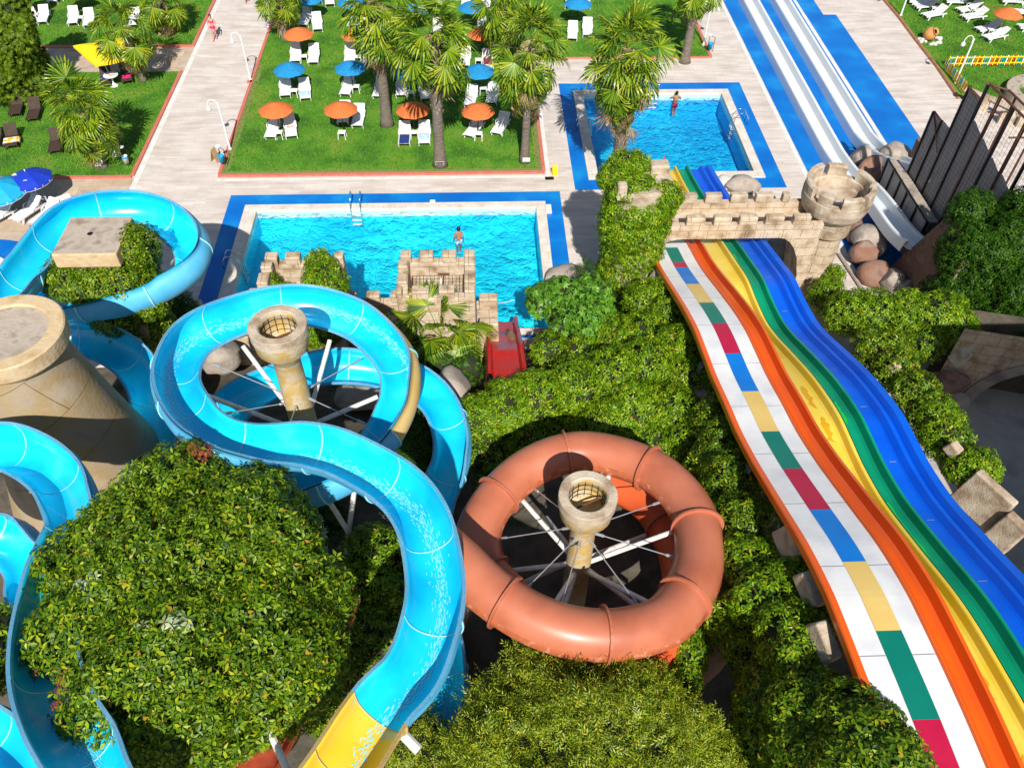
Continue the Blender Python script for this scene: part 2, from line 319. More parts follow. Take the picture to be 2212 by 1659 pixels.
def watermat(name, tint, sc, peak):
    """clear water with a caustic light net painted into its transparency colour"""
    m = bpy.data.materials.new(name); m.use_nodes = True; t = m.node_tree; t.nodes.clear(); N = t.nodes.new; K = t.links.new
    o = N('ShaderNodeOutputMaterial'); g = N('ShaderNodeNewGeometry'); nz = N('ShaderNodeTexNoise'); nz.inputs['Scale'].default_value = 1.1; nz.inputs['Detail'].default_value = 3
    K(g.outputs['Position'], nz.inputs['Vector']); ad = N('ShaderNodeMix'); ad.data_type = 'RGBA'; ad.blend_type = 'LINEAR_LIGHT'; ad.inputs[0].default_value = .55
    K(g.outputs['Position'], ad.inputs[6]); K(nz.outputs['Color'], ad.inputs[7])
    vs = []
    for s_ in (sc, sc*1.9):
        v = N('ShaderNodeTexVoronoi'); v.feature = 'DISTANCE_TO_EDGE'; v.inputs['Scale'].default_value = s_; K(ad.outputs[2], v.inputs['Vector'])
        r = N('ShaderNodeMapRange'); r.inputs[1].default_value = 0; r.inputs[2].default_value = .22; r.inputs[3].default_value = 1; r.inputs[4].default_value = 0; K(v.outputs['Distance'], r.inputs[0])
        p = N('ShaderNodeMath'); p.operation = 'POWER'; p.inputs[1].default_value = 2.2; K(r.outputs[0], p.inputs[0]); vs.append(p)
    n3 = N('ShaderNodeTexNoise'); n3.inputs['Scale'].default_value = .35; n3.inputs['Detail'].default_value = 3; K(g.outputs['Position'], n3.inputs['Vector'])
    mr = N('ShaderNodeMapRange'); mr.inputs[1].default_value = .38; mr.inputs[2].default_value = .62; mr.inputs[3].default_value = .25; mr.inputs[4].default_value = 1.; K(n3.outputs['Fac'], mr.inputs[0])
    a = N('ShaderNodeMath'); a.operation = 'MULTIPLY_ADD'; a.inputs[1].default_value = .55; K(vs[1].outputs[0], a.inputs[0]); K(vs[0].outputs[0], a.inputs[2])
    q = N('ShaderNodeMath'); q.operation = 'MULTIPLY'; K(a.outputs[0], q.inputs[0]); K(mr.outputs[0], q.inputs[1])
    cm = N('ShaderNodeMix'); cm.data_type = 'RGBA'; cm.clamp_factor = False; cm.inputs[6].default_value = (*tint, 1); cm.inputs[7].default_value = (*peak, 1); K(q.outputs[0], cm.inputs[0])  # peak tint brighter than clear draws the painted caustic lines
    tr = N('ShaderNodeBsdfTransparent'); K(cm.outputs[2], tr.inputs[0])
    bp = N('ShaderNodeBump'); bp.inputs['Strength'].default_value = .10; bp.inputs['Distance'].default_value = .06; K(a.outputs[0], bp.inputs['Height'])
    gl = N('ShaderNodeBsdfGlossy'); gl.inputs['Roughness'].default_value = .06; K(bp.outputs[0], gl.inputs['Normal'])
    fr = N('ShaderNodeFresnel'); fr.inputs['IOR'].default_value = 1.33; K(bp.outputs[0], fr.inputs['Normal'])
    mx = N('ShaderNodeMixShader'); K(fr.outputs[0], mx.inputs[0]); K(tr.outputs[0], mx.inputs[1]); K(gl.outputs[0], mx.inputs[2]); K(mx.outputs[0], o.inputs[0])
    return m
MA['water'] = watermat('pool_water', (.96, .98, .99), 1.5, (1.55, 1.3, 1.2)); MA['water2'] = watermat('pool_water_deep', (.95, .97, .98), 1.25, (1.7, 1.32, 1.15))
def pool(P, depth, lvl, mt, wm, step, amp):
    x0, x1, y0, y1 = P; b = MB()
    b.add([(x0, y0, -depth), (x1, y0, -depth), (x1, y1, -depth), (x0, y1, -depth)], [(0, 1, 2, 3)])
    c = [(x0, y0), (x1, y0), (x1, y1), (x0, y1)]
    for i in range(4):
        (ax, ay), (bx, by) = c[i], c[(i+1) % 4]
        b.add([(ax, ay, -depth), (bx, by, -depth), (bx, by, -.45), (ax, ay, -.45)], [(0, 1, 2, 3)], 0)
        b.add([(ax, ay, -.45), (bx, by, -.45), (bx, by, -.119), (ax, ay, -.119)], [(0, 1, 2, 3)], 1)
    o = setp(b.build('pool_basin', [mt, MA['walltile']]), kind='structure')
    nx, ny = int((x1-x0)/step), int((y1-y0)/step)
    X, Y = np.meshgrid(np.linspace(x0+.002, x1-.002, nx+1), np.linspace(y0+.002, y1-.002, ny+1))
    rs = np.random.RandomState(int(x0*10) % 97); Z = np.zeros_like(X)
    for i in range(46):
        k = rs.uniform(3.2, 13); a = rs.uniform(0, 2*math.pi)
        wp = .35*np.sin(.9*X*np.cos(a+1)+.8*Y*np.sin(a+2)+i)
        Z += (1/k**1.15)*np.sin(k*(X*np.cos(a)+Y*np.sin(a))+rs.uniform(0, 6.28)+wp*2.2)*(.65+.6*np.sin(.5*X+.37*Y*np.cos(i)+i))
    Z = lvl + amp*Z/np.abs(Z).max()
    V = np.stack([X, Y, Z], -1).reshape(-1, 3); I = np.arange((nx+1)*(ny+1)).reshape(ny+1, nx+1)
    F = np.stack([I[:-1, :-1], I[:-1, 1:], I[1:, 1:], I[1:, :-1]], -1).reshape(-1, 4)
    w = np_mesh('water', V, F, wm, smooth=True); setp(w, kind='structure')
    return w
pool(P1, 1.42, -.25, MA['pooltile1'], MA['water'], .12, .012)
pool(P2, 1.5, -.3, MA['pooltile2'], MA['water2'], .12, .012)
# lawns: a raised bed with soil edge, kerb and grass blades
LAWNS = [(-14.45, 3.75, 40.95, 54.6), (-14.45, 16.2, 54.6, 140), (-60, -19.5, 40.95, 53.0), (-60, -19.5, 56.75, 140)]
sheet('lawn', [LAWNS[0], LAWNS[1]], .05, MA['lawn']); sheet('lawn', LAWNS[2:], .05, MA['lawn'])
RK = [G(*p) for p in ((2060.4-153, -8), (1944.8, 37.7), (1967.4, 73), (2007.6, 125.8), (2032.8, 156), (2070.5, 213.9))]
rk = [(31.6, 140), (31.63, 66), (31.75, 60.7), (31.66, 57), (31.64, 53), (31.4, 48.7)]
b = MB(); b.add([(x, y, .05) for x, y in rk] + [(140, 48.7, .05), (140, 140, .05)], [tuple(range(8))])
setp(b.build('lawn', MA['lawn']), kind='structure')
b = MB()
for x0, x1, y0, y1 in ((-14.6, 3.9, 40.7, 40.95), (3.75, 3.95, 40.95, 54.5), (-14.65, -14.45, 40.95, 140), (3.95, 16.4, 54.45, 54.6), (16.2, 16.42, 54.6, 140),
                       (-60, -19.4, 40.7, 40.95), (-19.5, -19.3, 40.95, 53.05), (-60, -19.5, 56.5, 56.75), (-19.5, -19.3, 56.5, 140)):
    b.box(x0, x1, y0, y1, -.02, .10)
setp(b.build('lawn_kerb', MA['redkerb'], bevel=.015), kind='structure')
b = MB()
for (xa, ya), (xb, yb) in zip(rk, rk[1:]): b.tube([(xa, ya, .03), (xb, yb, .03)], .12, 6)
setp(b.build('lawn_kerb', mat('rusty_brown_kerb', [(.30, .12, .06), (.40, .20, .10)], 3, .8)), kind='structure')
sheet('flagstone_path', [(-60, -19.3, 53.05, 56.5), (-60, -19.25, 31, 40.7)], .004, MA['flag'])
sheet('bare_lawn_edge', [(-14.45, 3.75, 40.95, 41.25), (-14.45, -14.1, 41.25, 54), (3.4, 3.75, 41.3, 47)], .056, MA['dirt'])
def grass(rects, n, seed):
    rs = np.random.RandomState(seed); ar = np.array([(r[1]-r[0])*(r[3]-r[2]) for r in rects]); P = []
    for r, k in zip(rects, (n*ar/ar.sum()).astype(int)):
        P.append(np.stack([rs.uniform(r[0], r[1], k), rs.uniform(r[2], r[3], k), np.full(k, .05)], -1))
    P = np.concatenate(P); N = len(P); a = rs.uniform(0, 6.28, N); h = rs.uniform(.05, .13, N); w = rs.uniform(.015, .035, N); l = rs.uniform(.02, .1, N)
    dx, dy = np.cos(a), np.sin(a); lx, ly = rs.uniform(-1, 1, N)*l, rs.uniform(-1, 1, N)*l
    A = P+np.stack([dx*w, dy*w, 0*w], -1); B = P-np.stack([dx*w, dy*w, 0*w], -1); T = P+np.stack([lx, ly, h], -1)
    V = np.stack([A, B, T], 1).reshape(-1, 3); setp(np_mesh('grass', V, np.arange(3*N).reshape(-1, 3), MA['grass']), kind='stuff')
grass([(-14.4, 3.7, 41.1, 54.6), (-14.4, 16.2, 54.6, 64)], 60000, 1)
grass([(-33, -19.5, 41, 53), (-36, -19.5, 56.8, 66)], 40000, 2)
grass([(31.9, 42, 49, 66)], 22000, 3)
# ================================================================== SLIDES
def frames(path, bank=2.2):
    out = []; L = len(path)
    for i, p in enumerate(path):
        t = (path[min(i+1, L-1)]-path[max(0, i-1)]).normalized(); side = Vector((t.y, -t.x, 0)).normalized()   # right of travel
        a, b = path[max(0, i-3)], path[min(L-1, i+3)]; d1, d2 = (p-a), (b-p)
        k = (d1.x*d2.y-d1.y*d2.x)/max(1e-6, d1.length*d2.length)/max(.1, (d1.length+d2.length)/2)           # left turn > 0
        out.append([p, t, side, k])
    ks = [f[3] for f in out]
    for i, f in enumerate(out):
        w = ks[max(0, i-6):i+7]; k = sum(w)/len(w); q = bank if not isinstance(bank, list) else float(np.interp(i/max(1, len(out)-1), [b_[0] for b_ in bank], [b_[1] for b_ in bank])); a = max(-.72, min(.72, k*q*.55))
        s = f[2]; up = s.cross(f[1]).normalized(); f[2] = s*math.cos(a)+up*math.sin(a); f[3] = f[2].cross(f[1]).normalized()
    return out
def chan_prof(r=.60, wall=.22, lip=.09, th=.05):
    inn = [(-r-lip, wall), (-r-.01, wall)]+[(r*math.sin(w), -r*math.cos(w)) for w in [rad(-90+180*i/16) for i in range(17)]]+[(r+.01, wall), (r+lip, wall)]
    R_ = r+th
    o = [(r+lip, wall-.05), (R_, wall-.06)]+[(R_*math.sin(w), -R_*math.cos(w)) for w in [rad(90-180*i/16) for i in range(17)]]+[(-R_, wall-.06), (-r-lip, wall-.05)]
    return inn, o
def flume(name, ctrl, label, cat, secs, step=.16, seclen=2.3, r=.60, water=None, group=None, bank=2.2):
    """ctrl: (u, v, z) rim centres.  secs: list of (fraction, inner, outer) material changes"""
    pts = [G(*c) for c in ctrl]; path = resample(catmull(pts, 10), step); fr = frames(path, bank); root = empty(name, path[0], 0, label, cat, group)
    inn, out = chan_prof(r); n = int(seclen/step); L = len(fr)
    def P(f, x, y): return f[0]+f[2]*x+f[3]*(y-.22)
    i = 0
    while i < L-1:
        j = min(i+n, L-1)
        nx = [int(q[0]*(L-1)) for q in secs if int(q[0]*(L-1)) > i]
        if nx and j > nx[0]-4: j = nx[0]
        if L-1-j < n//2: j = L-1
        fx = i/(L-1); sec = [s for s in secs if int(s[0]*(L-1)) <= i][-1]
        b = MB(); b.grid([[P(f, *q) for q in inn] for f in fr[i:j+1]], 0); b.grid([[P(f, *q) for q in out] for f in fr[i:j+1]], 1)
        ni = len(inn); c = MB()
        b.grid([[P(f, *inn[0]), P(f, *inn[1])] for f in fr[i:j+1]], 2); b.grid([[P(f, *inn[-2]), P(f, *inn[-1])] for f in fr[i:j+1]], 2)
        b.f = [q for q in b.f]
        world(b.build('slide_section', [MA[sec[1]], MA[sec[2]], MA[sec[3]]], root, smooth=True), path[0])
        if j < L-1:
            b = MB(); f0 = fr[j]
            for sgn in (0,):
                rows = []
                for dd, e in ((-.022, .004), (-.022, .010), (.022, .010), (.022, .004)):
                    rows.append([f0[0]+f0[1]*dd+f0[2]*(x*(1-e))+f0[3]*(y-.22+.006) for x, y in inn[1:-1]])
                b.grid(rows)
                rows = []
                for dd in (-.03, -.03, .03, .03):
                    e = .05 if dd == -.03 and len(rows) == 1 or len(rows) == 2 else .0
                    rows.append([f0[0]+f0[1]*dd+f0[2]*(x*(1+e+.01))+f0[3]*((y if y > 0 else y*(1+e+.01))-.225) for x, y in out[1:-1]])
                b.grid(rows)
            world(b.build('joint_flange', MA['joint'] if sec[1] != 'yellowf' else MA['tan'], root, smooth=True), path[0])
        i = j
    if water:
        b = MB(); rs = random.Random(5); a, z = int(water[0]*(L-1)), int(water[1]*(L-1))
        for k in range(a, z):
            f, g = fr[k], fr[k+1]
            for q in range(16):
                w = rs.gauss(water[2], .16); t = rs.random(); c = f[0].lerp(g[0], t); rr = r-.012
                p0 = c+f[2]*(rr*math.sin(w))+f[3]*(-rr*math.cos(w)-.22); l = rs.uniform(.03, .13); ww = w+rs.uniform(-.05, .05)
                p1 = c+f[1]*l+f[2]*(rr*math.sin(ww))+f[3]*(-rr*math.cos(ww)-.22); sd = f[2]*rs.uniform(.004, .008)
                b.add([p0-sd, p0+sd, p1+sd, p1-sd], [(0, 1, 2, 3)])
        o = world(b.build('foam_glints', MA['foamglint'], root), path[0]); o['kind'] = 'stuff'
    return root, fr
MA['seam'] = mat('grey_joint_line', (.34, .34, .36), 6, .6)
MA['peeled'] = mat('peeling_orange_edge', [(.42, .11, .05), (.50, .14, .06), (.46, .12, .05), (.58, .24, .15)], 5, .35, detail=9, lo=.4, hi=.62)
MA['foamglint'] = mat('foam_glint_flecks', (.30, .80, .92), 3, .12, spec=.8)  # pale flecks painted for foam and sparkle on the running water
B3 = ('blue', 'blueout', 'bluelip'); BT = ('blue', 'tan', 'bluelip'); YT = ('yellowf', 'tan', 'tan')
A_ = [(560, 1900, 10.7), (655, 1770, 10.6), (735, 1657, 10.5), (823, 1521, 10.4), (893, 1440, 10.35), (935, 1316, 10.3), (937, 1224, 10.2), (910, 1117, 10.15), (850, 1042, 10.05), (742, 981, 9.95), (660, 958, 9.9), (584, 953, 9.85),
      (500, 938, 9.8), (430, 900, 9.75), (388, 838, 9.6), (385, 785, 9.45), (420, 727, 9.25), (498, 686, 9.0), (580, 664, 8.8), (668, 660, 8.6), (761, 688, 8.4), (817, 733, 8.25), (849, 780, 8.1), (852, 830, 7.95), (838, 884, 7.8), (800, 945, 7.6),
      (745, 1000, 7.3), (680, 1032, 7.0), (600, 1045, 6.7), (520, 1030, 6.4), (472, 975, 6.1), (490, 890, 5.8), (560, 838, 5.55), (650, 803, 5.3), (720, 790, 5.1), (800, 795, 4.9), (880, 817, 4.75), (930, 850, 4.6), (960, 895, 4.5), (973, 955, 4.35), (962, 1020, 4.2), (940, 1080, 4.1),
      (925, 1170, 3.95), (935, 1300, 3.8), (955, 1420, 3.7), (958, 1510, 3.6), (935, 1600, 3.5), (880, 1700, 3.4)]
mainf, mfr = flume('spiral_water_slide', A_, 'big sky blue flume, yellow at its bottom end, spiralling round the tall column', 'water slide',
             [(0, *YT), (.060, *B3), (.31, *BT), (.50, *B3)], water=(.01, .50, .02), bank=[(0, 1), (.2, 1.2), (.3, 3.6), (.42, 4.6), (.55, 3.2), (1, 3.2)])
L_ = [(-110, 760, 8.4), (-60, 690, 8.2), (5, 630, 8.0), (40, 587, 7.9), (115, 503, 7.8), (185, 462, 7.65), (277, 452, 7.45), (350, 470, 7.25), (392, 505, 7.1), (402, 540, 7.0), (380, 574, 6.85), (308, 614, 6.65), (234, 634, 6.5), (151, 642, 6.3), (88, 644, 6.1), (25, 642, 5.9),
      (-50, 655, 5.7), (-110, 710, 5.5), (-90, 765, 5.35), (-20, 775, 5.2), (70, 745, 5.1), (151, 727, 5.0), (226, 742, 4.9), (285, 782, 4.8), (318, 845, 4.7), (325, 920, 4.6), (340, 1000, 4.5), (385, 1075, 4.4)]
lf, lfr = flume('ring_water_slide', L_, 'pale blue open flume looping round the ivy clad concrete block', 'water slide', [(0, *B3)], bank=3.8, r=.68)
N_ = [(235, 1790, 11.2), (195, 1690, 10.9), (171, 1618, 10.7), (128, 1543, 10.5), (98, 1455, 10.25), (94, 1370, 10.0), (106, 1285, 9.8), (125, 1200, 9.7), (143, 1120, 9.6), (138, 1070, 9.3), (113, 1022, 9.0), (63, 984, 8.75), (0, 965, 8.5), (-80, 985, 8.2),
      (-130, 1060, 7.9), (-110, 1130, 7.6), (-50, 1150, 7.3), (10, 1175, 7.0), (55, 1235, 6.8), (90, 1320, 6.6), (150, 1400, 6.4)]
nf, nfr = flume('near_water_slide', N_, 'deep blue open flume curling out from under the left side of the dome shaped tree', 'water slide', [(0, *B3)], water=(0, .2, .0), r=.62, bank=[(0, 1), (.3, 1.2), (.42, 3.6), (1, 3.6)])
flume('lower_water_slide', [(150, 1830, 8.3), (95, 1740, 8.2), (38, 1660, 8.1), (-25, 1600, 8.0), (-95, 1560, 7.9), (-170, 1550, 7.8)], 'short flume in the bottom left corner, yellow turning pale blue, below the near blue flume', 'water slide', [(0, *YT), (.42, *B3)], seclen=1.6)
flume('red_water_slide', [(470, 1860, 7.0), (500, 1740, 6.7), (525, 1660, 6.5), (575, 1575, 6.3), (620, 1500, 6.1), (680, 1420, 5.8)], 'faded red brown open flume coming out from under the dome shaped tree at the bottom', 'water slide', [(0, 'redbrown', 'redbrown', 'redbrown')], r=.66)
# ---------------------------------------------------------------- enclosed orange tube
T_ = [(930, 1160, 7.9), (1000, 1222, 7.75), (1062, 1280, 7.65), (1147, 1334, 7.55), (1240, 1366, 7.45), (1345, 1369, 7.3), (1440, 1338, 7.15), (1493, 1268, 7.0), (1511, 1195, 6.8), (1495, 1105, 6.6), (1425, 1026, 6.4), (1330, 986, 6.2), (1237, 977, 6.05), (1144, 1011, 5.9), (1072, 1076, 5.75), (1034, 1150, 5.6), (1045, 1225, 5.4),
      (1100, 1290, 5.2), (1190, 1375, 5.0), (1300, 1412, 4.8), (1400, 1412, 4.65), (1472, 1350, 4.5), (1480, 1255, 4.35), (1455, 1165, 4.2), (1400, 1085, 4.05), (1330, 1045, 3.95), (1260, 1035, 3.85)]
tpath = resample(catmull([G(*c) for c in T_], 10), .14); troot = empty('enclosed_tube_slide', tpath[0], 0, 'faded orange enclosed tube slide coiled round the shorter hollow column', 'tube slide')
cutk = int(len(tpath)*.66)
def tubeseg(i, j, r, mm, openk=None):
    b = MB(); rows = []
    for k in range(i, j+1):
        p = tpath[k]; t = (tpath[min(k+1, len(tpath)-1)]-tpath[max(0, k-1)]).normalized(); s = Vector((t.y, -t.x, 0)).normalized(); u = s.cross(t)
        n = 24
        if openk: rows.append([p+r*(math.sin(w)*s-math.cos(w)*u) for w in [rad(-100+200*q/(n-1)) for q in range(n)]])
        else:
            rr = [r*(1.06 if abs(math.sin(2*math.pi*q/n)) > .985 else 1) for q in range(n)]
            rows.append([p+rr[q]*(math.sin(2*math.pi*q/n)*s-math.cos(2*math.pi*q/n)*u) for q in range(n)])
    b.grid(rows, 0, close=not openk)
    if not openk:
        N_f = 24; b.m = [1 if abs(math.sin(2*math.pi*((q % N_f)+.5)/N_f)) > .95 else 0 for q in range(len(b.f))]; mm = [mm, MA['peeled'] if mm == MA['orangetube'] else mm]
    return world(b.build('tube_section' if not openk else 'open_section', mm, troot, smooth=True), tpath[0])
k = 0; nseg = int(2.75/.14)
while k < len(tpath)-1:
    j = min(k+nseg, len(tpath)-1)
    if len(tpath)-1-j < 6: j = len(tpath)-1
    tubeseg(k, j, .66, MA['orangetube'] if k < cutk else MA['orangein'])
    if j < len(tpath)-1:
        p = tpath[j]; t = (tpath[j+1]-tpath[j-1]).normalized(); s = Vector((t.y, -t.x, 0)).normalized(); u = s.cross(t); b = MB()
        rows = [[p+t*d+(q*(math.sin(w)*s-math.cos(w)*u)) for w in [2*math.pi*i/28 for i in range(28)]] for d, q in ((-.03, .655), (-.03, .765), (.03, .765), (.03, .655))]
        b.grid(rows, 0, True); world(b.build('tube_flange', MA['orangetube'], troot, smooth=False), tpath[0])
    k = j
# ---------------------------------------------------------------- columns with struts and cables
def column(name, base, ztop, rm, rs, label, targets, cables, beams_z, cab_z, mcap, zlo):
    x, y = base; root = empty(name, (x, y, 0), 0, label, 'column'); zc = ztop
    prof = [(rs*1.25, zlo), (rs*1.1, zlo+1.2), (rs, zc-2.2), (rs, zc-1.35), (rs*1.08, zc-1.3), (rm*.72, zc-1.0), (rm*.93, zc-.8), (rm*.98, zc-.38), (rm, zc-.30), (rm, zc-.02), (rm*.985, zc)]
    b = MB(); b.lathe(prof, 32, wob=.05); b.build('shaft', MA['colstone'], root, smooth=True)
    b = MB(); b.lathe([(rm*.96, zc-.34), (rm*1.015, zc-.32), (rm*1.02, zc-.01), (rm*1.0, zc+.012), (rm*.72, zc+.015), (rm*.66, zc-.03)], 44, wob=.02); b.build('rim', MA[mcap], root)
    b = MB(); b.lathe([(rm*.66, zc-.03), (rm*.62, zc-.15), (rm*.68, zc-.2), (rm*.66, zc-.75), (rm*.4, zc-.95), (.0, zc-.98)], 32, wob=.06); b.build('hollow', MA['colstone'], root, smooth=True)
    b = MB()                                              # bars and mesh in the mouth
    for j in range(3):
        b.tube([(rm*.63*math.cos(w), rm*.63*math.sin(w), zc-.25-.2*j) for w in [2*math.pi*q/24 for q in range(25)]], .009, 5)
    for q in range(16):
        w = 2*math.pi*q/16; b.tube([(rm*.62*math.cos(w), rm*.62*math.sin(w), zc-.1), (rm*.63*math.cos(w), rm*.63*math.sin(w), zc-.8)], .008, 4)
    b.build('reinforcing_mesh', MA['black'], root)
    b = MB(); b.tube([(-rm*.5, -.1, zc-.55), (rm*.55, .2, zc-.42)], .03, 6); b.build('rusty_bar', MA['rust'], root)
    for tgt in targets:
        d = Vector((tgt[0]-x, tgt[1]-y, 0)).normalized(); b = MB(); b.tube([d*rs*.9+Vector((0, 0, beams_z)), Vector((tgt[0]-x, tgt[1]-y, tgt[2]))], .075, 10); b.build('strut', MA['whitemetal'], root)
    for tgt in cables:
        d = Vector((tgt[0]-x, tgt[1]-y, 0)).normalized(); p0 = d*rs*.95+Vector((0, 0, cab_z)); p1 = Vector((tgt[0]-x, tgt[1]-y, tgt[2])); b = MB(); b.tube([p0, p1], .018, 6)
        for t in (.06, .93): q = p0.lerp(p1, t); e = (p1-p0).normalized()*.14; b.tube([q-e, q-e*.9, q+e*.9, q+e], [.02, .045, .045, .02], 6)
        b.build('tension_cable', MA['steel'], root)
    return root
def around(fr_pts, c, n, off, skew=0):
    out = []
    for i in range(n):
        a = 2*math.pi*(i+skew)/n; best = min(fr_pts, key=lambda p: abs(math.atan2(math.sin(math.atan2(p.y-c[1], p.x-c[0])-a), math.cos(math.atan2(p.y-c[1], p.x-c[0])-a))))
        d = Vector((best.x-c[0], best.y-c[1], 0)); l = d.length; d = d.normalized()*(l-off[0]); out.append((c[0]+d.x, c[1]+d.y, best.z+off[1]))
    return out
Lm = len(mfr); loopA = [f[0] for f in mfr[int(Lm*.22):int(Lm*.50)]]; loopA2 = [f[0] for f in mfr[int(Lm*.58):int(Lm*.80)]]
cB = (-5.62, 16.95)
column('tall_column', cB, 11.0, .80, .40, 'tall hollow topped column with steel struts in the middle of the sky blue spiral', around(loopA, cB, 6, (.62, -.75), .25), around(loopA, cB, 6, (.68, -.55), .75), 6.6, 8.0, 'stonecap', 1.0)
loopT = [p for p in tpath[int(len(tpath)*.08):int(len(tpath)*.60)]]; cR = (2.78, 12.55); loopT2 = tpath[int(len(tpath)*.66):]
column('short_column', cR, 8.75, .78, .36, 'hollow topped column with wheel of struts inside the orange tube ring', around(loopT, cR, 6, (.6, -.3), .1)+around(loopT, cR, 5, (.7, -2.2), .45), around(loopT, cR, 8, (.62, -.1), .6), 5.2, 7.0, 'stonecap', .8)
# supports below the other flumes
def post(p, ztop, label, lean=(0, 0), r=.09, name='support_post', zb=0.5):
    b = MB(); b.tube([(p[0]+lean[0], p[1]+lean[1], zb), (p[0], p[1], ztop)], r, 10); return setp(b.build(name, MA['whitemetal']), label, 'post')
q = G(690, 1040, 6.5); post((q.x, q.y), 6.1, 'leaning white steel post crossing under the sky blue flume', (1.5, -.6), .085)
q = G(770, 1000, 6.5); post((q.x, q.y), 6.3, 'white steel post under the tan backed flume, crossing another post', (-1.2, -1.6), .085)
b = MB(); b.tube([G(567, 1535, 8.2), G(588, 1590, 8.1), G(625, 1672, 8.0)], .085, 10); setp(b.build('support_pipe', MA['whitemetal']), 'white pipe lying over the faded red flume at the bottom', 'pipe')
b = MB(); b.tube([G(870, 1585, 9.4), G(905, 1620, 9.3)], .11, 10); setp(b.build('support_pipe', MA['whitemetal']), 'short grey pipe stub sticking out under the yellow flume', 'pipe')
b = MB(); b.tube([G(118, 905, 4.9), G(150, 1000, 4.0)], .1, 10); setp(b.build('support_pipe', MA['steel']), 'grey pipe stub on the cone tower above the near flume', 'pipe')
b = MB(); b.tube([G(32, 846, 6.3), G(75, 945, 6.2)], .028, 6); setp(b.build('tension_rod', MA['steel']), 'thin grey rod leaning on the cone tower', 'rod')
b = MB(); b.tube([G(295, 1642, 6.3), G(277, 1700, 6.2)], .05, 8); b.tube([G(295, 1642, 6.3), G(308, 1580, 6.3)], .03, 8); setp(b.build('tension_rod', MA['whitemetal']), 'white rod with a thick end beside the near flume at the bottom', 'rod')
b = MB(); b.tube([G(512, 700, 6.8), G(455, 672, 6.6)], .04, 8); setp(b.build('tension_rod', MA['whitemetal']), 'white strut from ivy block to the ring flume', 'rod')
# ---------------------------------------------------------------- red slide into the first pool
RSr = empty('red_slide', (1.0, 27, 0), 0, 'bright red open slide dropping into the first pool between rocks', 'slide')
def lin(tab, y):
    if y <= tab[0][0]: return tab[0][1]
    for (a, za), (b_, zb) in zip(tab, tab[1:]):
        if y <= b_: t = (y-a)/(b_-a); t = t*t*(3-2*t)*.3+t*.7; return za+(zb-za)*t
    return tab[-1][1]
rz = [(21.5, 3.6), (24, 2.6), (26.2, 1.3), (27.6, .35), (28.6, -.1)]
def rcs(y, half): z = lin(rz, y); return [(x+1.02, y, z+h) for x, h in half]
b = MB(); b.grid([rcs(21.5+7.1*i/40, [(-.52, .0), (-.3, -.02), (0, -.03), (.3, -.02), (.52, 0)]) for i in range(41)]); world(b.build('slide_bed', MA['red'], RSr, smooth=True), (1, 27, 0))
for sg in (-1, 1):
    b = MB(); b.grid([rcs(21.5+7.1*i/40, [(sg*.52, 0), (sg*.60, .32), (sg*.66, .36), (sg*.74, .36), (sg*.80, .05), (sg*.84, -.3)]) for i in range(41)]); world(b.build('side_wall', MA['red'], RSr), (1, 27, 0))
# ---------------------------------------------------------------- rainbow multi lane slide
zB = [(0, 10.1), (5, 10.0), (6.5, 9.93), (8.4, 9.72), (9.3, 9.55), (10.6, 9.15), (11.9, 8.6), (13.5, 7.92), (14.5, 7.52), (15.9, 7.05), (17.3, 6.73), (18.9, 6.32), (20.2, 6.1), (21.6, 5.85), (23.1, 5.4), (25.1, 4.65), (28.1, 3.5), (31, 2.7), (35, 1.5), (38, .85), (40.7, .35)]
zC = [(0, 10.1), (4, 9.75), (7, 9.3), (9, 8.85), (11, 8.05), (12.4, 7.5), (13.3, 7.22), (14.5, 7.0), (15.6, 6.93), (16.6, 6.84), (17.9, 6.5), (19.2, 6.05), (21.2, 5.2), (22.4, 4.68), (23.6, 4.3), (25.1, 4.1), (26.5, 4.0), (28.2, 3.55), (31, 2.75), (34, 1.8), (38, .85), (40.7, .35)]
def spl(tab):
    P = catmull([(y, z, 0) for y, z in tab], 12); Y = [p.x for p in P]; Zs = [p.y for p in P]
    return lambda y: float(np.interp(y, Y, Zs))
fB, fC = spl(zB), spl(zC); fY = lambda y: fC(y)-.03
RB = empty('rainbow_slide', (10.6, 20, 0), 0, 'wavy rainbow multi lane slide running under the castle bridge into the far pool', 'slide')
Y0, Y1, NS = .6, 40.6, 200
def lane(nm, f, prof, ms, y0=Y0, y1=Y1, mi=None):
    ysn = [y0+(y1-y0)*i/NS for i in range(NS+1)]; b = MB()
    for k in range(len(prof)-1):
        b.grid([[(prof[k][0], y, f(y)+prof[k][1]), (prof[k+1][0], y, f(y)+prof[k+1][1])] for y in ysn], mi[k] if mi else 0)
    return world(b.build(nm, ms, RB, smooth=False), (10.6, 20, 0))
lane('edge_rail', fB, [(7.85, -.16), (7.86, .05), (7.89, .09), (8.03, .09), (8.06, .0)], MA['orange'], y1=34)
lane('white_lane', fB, [(8.06, 0), (8.66, 0), (9.24, 0), (9.76, 0)], [MA['lanewhite']], y1=36)
cyc = ['sqred', 'sqblue', 'sqyellow', 'sqgreen']
Lx = [(2100, [(0+10, 'sqred'), (140, 'sqblue'), (288, 'sqyellow'), (470, 'sqgreen'), (745, 'sqred'), (1094, 'sqblue'), (1405, 'sqyellow')])]
